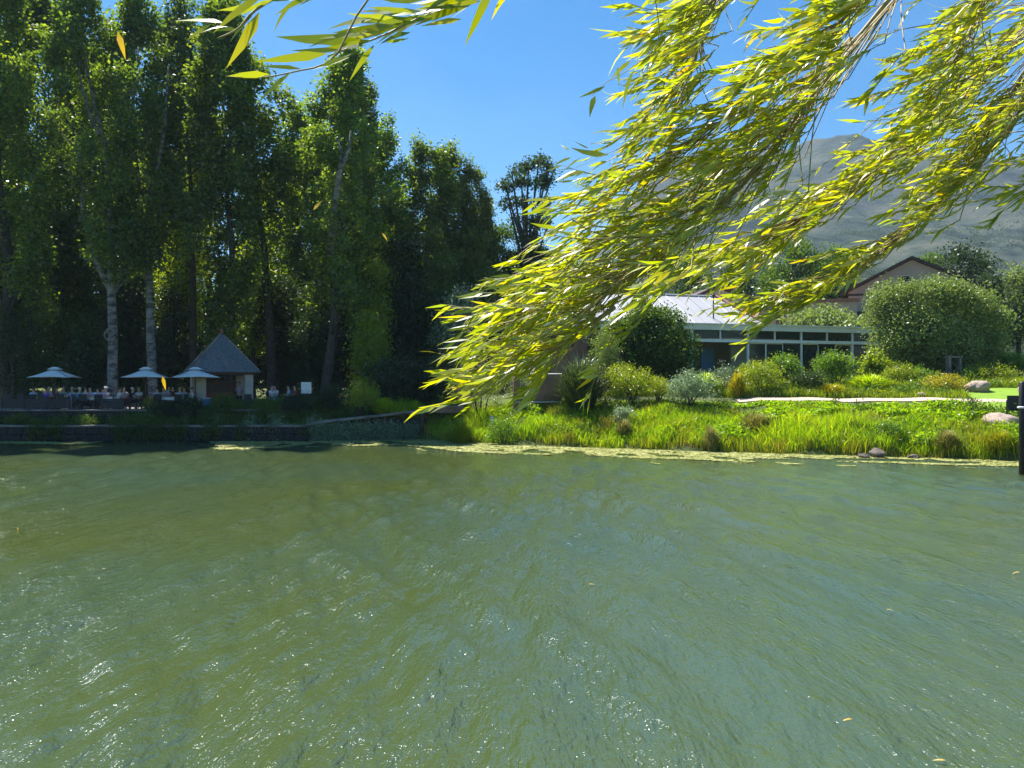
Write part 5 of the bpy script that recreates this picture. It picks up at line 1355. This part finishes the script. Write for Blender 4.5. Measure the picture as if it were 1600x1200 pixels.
# ------------------------------------------------------------------ willow hanging into the view
def blade_leaves(P, D, N, L, W, curl, rg):
    """curved lance shaped leaves, four quads each in two halves"""
    D = unit(D); S = unit(np.cross(D, N)); N2 = np.cross(S, D); n = len(P)
    ts = [0, .28, .62, 1.0]; ws = [.10, 1.0, .72, .03]; rows_ = []
    side = rg.normal(0, .12, n)
    for t, w in zip(ts, ws):
        c = P + D * (L * t)[:, None] - N2 * (curl * L * t * t)[:, None] + S * (side * L * t * t)[:, None]
        h = S * (W * w * .5)[:, None]; up = N2 * (W * w * .12)[:, None]
        rows_.append((c - h + up, c + h + up))
    V = np.stack([q for r in rows_ for q in r], 1).reshape(-1, 3)
    i = (np.arange(n) * 8)[:, None]
    Q = np.concatenate([i + np.array([[0, 1, 3, 2]]), i + np.array([[2, 3, 5, 4]]), i + np.array([[4, 5, 7, 6]])], 1).reshape(-1, 4)
    return V, Q
def interp_curve(pts, t):
    n = len(pts) - 1; f_ = min(max(t, 0), .9999) * n; i = int(f_); a = pts[i]; b = pts[i + 1]; q = f_ - i
    p0 = pts[max(i - 1, 0)]; p3 = pts[min(i + 2, n)]
    return .5 * ((2 * a) + (b - p0) * q + (2 * p0 - 5 * a + 4 * b - p3) * q * q + (3 * a - p0 - 3 * b + p3) * q ** 3)
wil = empty('willow_tree', (6.5, .2, 1.8), 0, 'windblown weeping willow whose yellow green branches hang across the top right of the view', 'willow')
WO = Vector((6.5, .2, 1.8))
mb = MB()
mb.tube([(0, 0, -.4), (.05, .1, 1.2), (-.3, .3, 2.8), (-1.0, .9, 4.2), (-2.0, 1.6, 5.4), (-3.2, 2.2, 6.0), (-4.6, 2.6, 6.1)], [.48, .38, .33, .25, .19, .13, .06], 14)
mb.tube([(-.3, .3, 2.8), (.4, 1.2, 4.4), (.2, 2.2, 5.6), (-.6, 3.0, 6.2)], [.26, .18, .12, .05], 10)
mb.tube([(-1.0, .9, 4.2), (-2.6, .8, 5.0), (-4.4, .7, 5.5), (-6.4, .9, 5.6)], [.18, .13, .09, .04], 10)
mb.build('trunk', M['willowbark'], wil, True)
rgw = np.random.default_rng(2024)
BO = [  # points (px, py, Y), spread px, twigs, twig len m, leaf len m, leaf step, start fraction
    ([(1250, -220, 3.1), (1150, -60, 3.05), (1105, 30, 3.0), (1080, 110, 2.95), (1045, 190, 2.9)], 40, 80, .22, .066, .0145, .25),
    ([(1600, -260, 3.2), (1450, -60, 3.0), (1345, 60, 2.9), (1250, 175, 2.8), (1185, 265, 2.75), (1090, 350, 2.7), (1000, 410, 2.65), (925, 480, 2.6), (860, 530, 2.55)], 50, 138, .25, .066, .0145, .28),
    ([(1480, -120, 3.1), (1320, 80, 3.0), (1200, 150, 2.9), (1100, 205, 2.85), (1010, 260, 2.8), (960, 300, 2.75)], 44, 84, .22, .064, .0145, .30),
    ([(1330, 60, 3.2), (1190, 210, 3.1), (1080, 300, 3.0), (985, 350, 2.9), (895, 405, 2.8), (810, 460, 2.75)], 42, 104, .22, .066, .0145, .12),
    ([(1100, 320, 2.9), (1010, 410, 2.8), (925, 445, 2.7), (850, 480, 2.65), (780, 512, 2.6)], 40, 54, .20, .064, .0145, .05),
    ([(960, 480, 2.6), (890, 530, 2.55), (825, 562, 2.5), (760, 590, 2.48)], 20, 34, .17, .064, .0145, .05),
    ([(1780, -240, 3.6), (1660, -20, 3.5), (1540, 110, 3.4), (1430, 220, 3.35), (1320, 300, 3.3), (1230, 355, 3.25), (1150, 395, 3.2)], 30, 140, .24, .068, .0145, .25),
    ([(1820, -100, 3.5), (1690, 50, 3.4), (1610, 155, 3.3), (1530, 250, 3.2), (1450, 335, 3.1), (1365, 402, 3.05), (1285, 446, 3.0), (1225, 470, 3.0)], 19, 120, .20, .066, .0145, .25),
    ([(1700, -240, 3.0), (1590, -80, 3.0), (1530, 20, 2.95), (1490, 100, 2.9), (1450, 180, 2.9)], 46, 84, .26, .064, .0145, .22),
    ([(1780, -200, 3.3), (1690, -20, 3.2), (1620, 80, 3.2), (1560, 180, 3.15), (1510, 250, 3.1)], 48, 84, .26, .064, .0145, .22),
    ([(1800, 40, 3.0), (1700, 140, 3.0), (1655, 210, 3.0), (1630, 265, 3.0), (1605, 310, 3.0)], 18, 22, .16, .062, .011, .3),
    ([(1580, -180, 2.6), (1450, -80, 2.6), (1360, -10, 2.55), (1300, 45, 2.5), (1240, 85, 2.5)], 30, 46, .22, .075, .012, .3),
    ([(1280, -130, 2.4), (1170, -40, 2.35), (1100, 10, 2.3), (1065, 40, 2.3)], 22, 24, .16, .07, .013, .35),
]
def sim_bough(pts, spread, ntw, tlen, llen, step, s0, near=False, tmax=1.0, leafw=.155, scat=.26):
    G3 = [at(*p) - WO for p in pts]
    mb = MB(); cp = [interp_curve(G3, k / 18) for k in range(19)]
    sc_ = pts[0][2] / 3.0
    mb.tube(cp, [(.0105 - .009 * k / 18) * sc_ for k in range(19)], 7)
    LP, LD, LN = [], [], []
    wind = Vector((-.86, -.05, -.34)).normalized()
    stems = []; wleaf = Vector((-.86, -.05, -.36))
    for k in range(ntw):
        t = s0 + (tmax - s0) * ((k + rgw.random()) / ntw); p = interp_curve(G3, t); tg = (interp_curve(G3, t + .02) - interp_curve(G3, t - .02)).normalized()
        Yd = p.y + WO.y; sp = spread / F * Yd
        p = p + Vector((rgw.normal(0, sp * .56), rgw.normal(0, sp * 1.0), rgw.normal(0, sp * .56)))
        p0 = interp_curve(G3, max(0, t - .13))
        d = (tg * .6 + wind * .8 + Vector(rgw.normal(0, scat, 3))).normalized()
        tl = tlen * (rgw.uniform(.5, 1.25) if k % 9 else 1.6); ns = max(4, int(tl / step)); pos = Vector(p0); path_ = [Vector(p0), Vector(p0).lerp(p, .5) + (tg * .012), Vector(p)]
        pos = Vector(p); bend = Vector(rgw.normal(0, .35, 3)); bend.z -= .02
        for j in range(ns):
            d = (d + bend * (step / tl) * .9).normalized(); pos = pos + d * step
            if j % 3 == 0: path_.append(Vector(pos))
            if rgw.random() < (.92 if k % 9 else .6):
                ax = Vector(rgw.normal(0, 1, 3)); ax = (ax - d * ax.dot(d)).normalized()
                ld = (wleaf + d * .35 + ax * rgw.uniform(.08, .5) + Vector(rgw.normal(0, .16, 3))).normalized()
                LP.append(tuple(pos)); LD.append(tuple(ld)); LN.append(tuple(Vector(rgw.normal(0, 1, 3)) + Vector((.1, -.5, .6))))
        path_.append(Vector(pos)); stems.append(path_)
    for st in stems: mb.tube(st, [.0016 * sc_ * (1 - .7 * i / len(st)) + .0005 for i in range(len(st))], 4)
    bo = mb.build('bough', M['twig'], wil, True)
    n = len(LP); P = np.array(LP); L = llen * rgw.uniform(.55, 1.55, n); W = L * leafw * rgw.uniform(.7, 1.25, n)
    V_, Q_ = blade_leaves(P, np.array(LD), np.array(LN), L, W, rgw.normal(.12, .18, n), rgw)
    r0 = np.repeat(np.clip(rgw.beta(1.6, 1.9, n), 0, 1), 3)
    mesh_np('foliage', V_, Q_, M['willow'], bo, r0, smooth=True)
for b in BO: sim_bough(*b)
# sparse near sprays at the top left, single leaves
extra = []
for k in range(34):
    q = rgw.random(); x_ = 790 - 250 * q + rgw.normal(0, 12); y_ = -22 + 78 * q + rgw.normal(0, 10); a_ = rgw.uniform(.05, .55); l_ = rgw.uniform(48, 92)
    extra.append((x_, y_, x_ - l_ * math.cos(a_), y_ + l_ * math.sin(a_) * .7, 1.42 - .16 * q))
def spray(pts, leaves_, leafw=.155, thick=.0028):
    G3 = [at(*p) - WO for p in pts]; mb = MB(); mb.tube([interp_curve(G3, k / 14) for k in range(15)], [thick * (1 - .6 * k / 14) for k in range(15)], 6)
    bo = mb.build('twig', M['twig'], wil, True)
    P, D, N, L = [], [], [], []
    for (x0, y0, x1, y1, Y) in leaves_:
        a = at(x0, y0, Y) - WO; b = at(x1, y1, Y * rgw.uniform(.97, 1.03)) - WO
        P.append(tuple(a)); D.append(tuple((b - a).normalized())); L.append((b - a).length); N.append((rgw.normal(0, .25), -1.0, .35 + rgw.normal(0, .3)))
    L = np.array(L); n = len(L); V_, Q_ = blade_leaves(np.array(P), np.array(D), np.array(N), L, L * leafw, rgw.normal(.05, .08, n), rgw)
    mesh_np('foliage', V_, Q_, M['willow'], bo, np.repeat(np.clip(rgw.normal(.52, .16, n), .18, 1), 3), smooth=True)
    return bo
spray([(900, -160, 1.5), (800, -40, 1.45), (740, 0, 1.4), (655, 28, 1.35), (600, 55, 1.3), (548, 74, 1.27), (512, 88, 1.25)],
      [(510, 84, 400, 102, 1.25), (560, 62, 425, 72, 1.27), (600, 52, 500, 66, 1.3), (545, 90, 490, 110, 1.24), (585, 70, 543, 124, 1.28), (640, 28, 540, 42, 1.33), (660, 18, 560, 20, 1.36),
       (620, 40, 520, 55, 1.30), (650, 30, 585, 62, 1.34), (700, 18, 610, 30, 1.38), (720, 30, 660, 40, 1.36), (725, 5, 650, 14, 1.4), (745, 2, 700, 28, 1.42), (760, -8, 690, 4, 1.42), (800, -20, 760, 22, 1.42), (770, -20, 726, 70, 1.45),
       (660, 0, 590, 8, 1.36), (690, -8, 620, -2, 1.37), *extra, (530, 78, 455, 84, 1.26), (575, 66, 505, 80, 1.28), (610, 44, 545, 60, 1.31), (630, 34, 555, 34, 1.32), (680, 20, 600, 44, 1.36), (705, 12, 640, 22, 1.38), (735, 8, 665, 30, 1.4), (650, 22, 575, 10, 1.34), (590, 56, 520, 46, 1.29), (604, 66, 640, 62, 1.3)])
spray([(620, -60, 1.3), (560, 20, 1.25), (520, 92, 1.22), (460, 112, 1.2), (400, 122, 1.18), (352, 119, 1.16)],
      [(420, 116, 350, 117, 1.17), (456, 112, 400, 160, 1.19), (500, 104, 548, 86, 1.2), (520, 96, 560, 80, 1.22), (470, 108, 405, 100, 1.2)], thick=.002)
spray([(560, -120, 1.15), (470, -30, 1.12), (400, 15, 1.1), (372, 45, 1.08), (340, 60, 1.07)],
      [(410, -6, 325, 42, 1.08), (405, 20, 366, 108, 1.1), (478, -4, 410, 8, 1.12), (460, 0, 420, 44, 1.12), (350, 36, 284, 26, 1.07), (330, 38, 292, 62, 1.07), (370, 46, 335, 44, 1.08), (500, -14, 455, 10, 1.13), (440, -10, 372, -2, 1.1), (425, 0, 372, 22, 1.1), (400, 10, 340, 18, 1.09), (395, 24, 352, 66, 1.09), (485, -8, 432, 22, 1.12), (520, -20, 470, 6, 1.13), (360, 42, 312, 40, 1.07)])
spray([(1010, -60, 1.9), (1030, 60, 1.9), (980, 110, 1.9), (945, 130, 1.9), (925, 150, 1.9)], [(985, 95, 955, 120, 1.9), (965, 105, 966, 132, 1.9), (945, 135, 910, 155, 1.9), (930, 150, 916, 180, 1.9), (990, 110, 965, 165, 1.9)], thick=.0014)
spray([(1010, 210, 2.4), (960, 235, 2.4), (900, 262, 2.4)], [(950, 242, 888, 243, 2.4), (892, 246, 866, 256, 2.4), (915, 268, 868, 272, 2.4), (920, 232, 895, 224, 2.4), (890, 235, 874, 226, 2.4), (905, 248, 880, 266, 2.4)], thick=.0014)

# ------------------------------------------------------------------ single leaves in the air and on the water
def single(px, py, Y, L, ang_, label, mat='deadleaf', onwater=False, seed=0, rn=.5):
    rg = np.random.default_rng(seed); a = R(ang_)
    if onwater: p = Vector(((px - 800) / F * Y, Y, .035)); D = np.array([[math.cos(a), math.sin(a), .05]]); N = np.array([[.1, -.2, 1.0]])
    else: p = at(px, py, Y); D = np.array([[math.cos(a), .1, math.sin(a)]]); N = np.array([[.3, -1, .4]])
    V_, Q_ = blade_leaves(np.array([[0, 0, 0.0]]), D, N, np.array([L]), np.array([L * .24]), np.array([.25]), rg)
    o = mesh_np('falling_leaf' if not onwater else 'floating_leaf', V_, Q_, M[mat], None, [rn] * 3, True); o.location = p
    tag(o, label, 'leaf'); return o
single(184, 50, 3.0, .10, -75, 'golden leaf falling in front of the tall trees at the top left', rn=.2)
single(490, 328, 3.4, .062, 55, 'small pale leaf falling before the bare limb', rn=.9)
single(597, 364, 3.6, .045, -50, 'tiny pale leaf falling right of the centre of the tree line', rn=.9)
single(254, 588, 2.6, .050, -80, 'yellow leaf falling across the corner of the middle umbrella', rn=.1)
for (px, py, L, an_, lb, rn) in [(28, 828, .16, 120, 'yellow leaf on the water at the far left', .5), (43, 908, .13, 100, 'thin yellow leaf on the water near the lower left', .4), (920, 916, .13, 20, 'orange leaf floating right of the centre', .1),
                             (1594, 897, .16, 170, 'pinkish leaf floating at the right edge', .9), (1385, 956, .12, 10, 'pale green leaf floating on the right', .8), (1332, 1129, .12, 175, 'yellow leaf floating near the lower right', .5), (1478, 1194, .11, 170, 'leaf cut by the bottom edge', .9)]:
    Y = CAMZ * F / (py - 600); single(px, py, Y, L, an_, lb, 'deadleaf', True, int(px), rn)

mb = MB(); mb.box((0, 1700, 300), (4600, 3600, 604)); hz_ = mb.build('haze', None) if False else None
hm, hn, hl = newmat('haze'); pv = hn.new('ShaderNodeVolumePrincipled'); ho = hn.new('ShaderNodeOutputMaterial'); hl.new(pv.outputs[0], ho.inputs['Volume'])
pv.inputs['Color'].default_value = (.60, .78, 1, 1); pv.inputs['Density'].default_value = .00015; pv.inputs['Anisotropy'].default_value = .2
mb = MB(); mb.box((0, 880, 260), (4900, 2520, 526)); hz_ = mb.build('haze', hm); tag(hz_, 'thin blue air between the bank and the mountain', 'haze', kind='stuff')
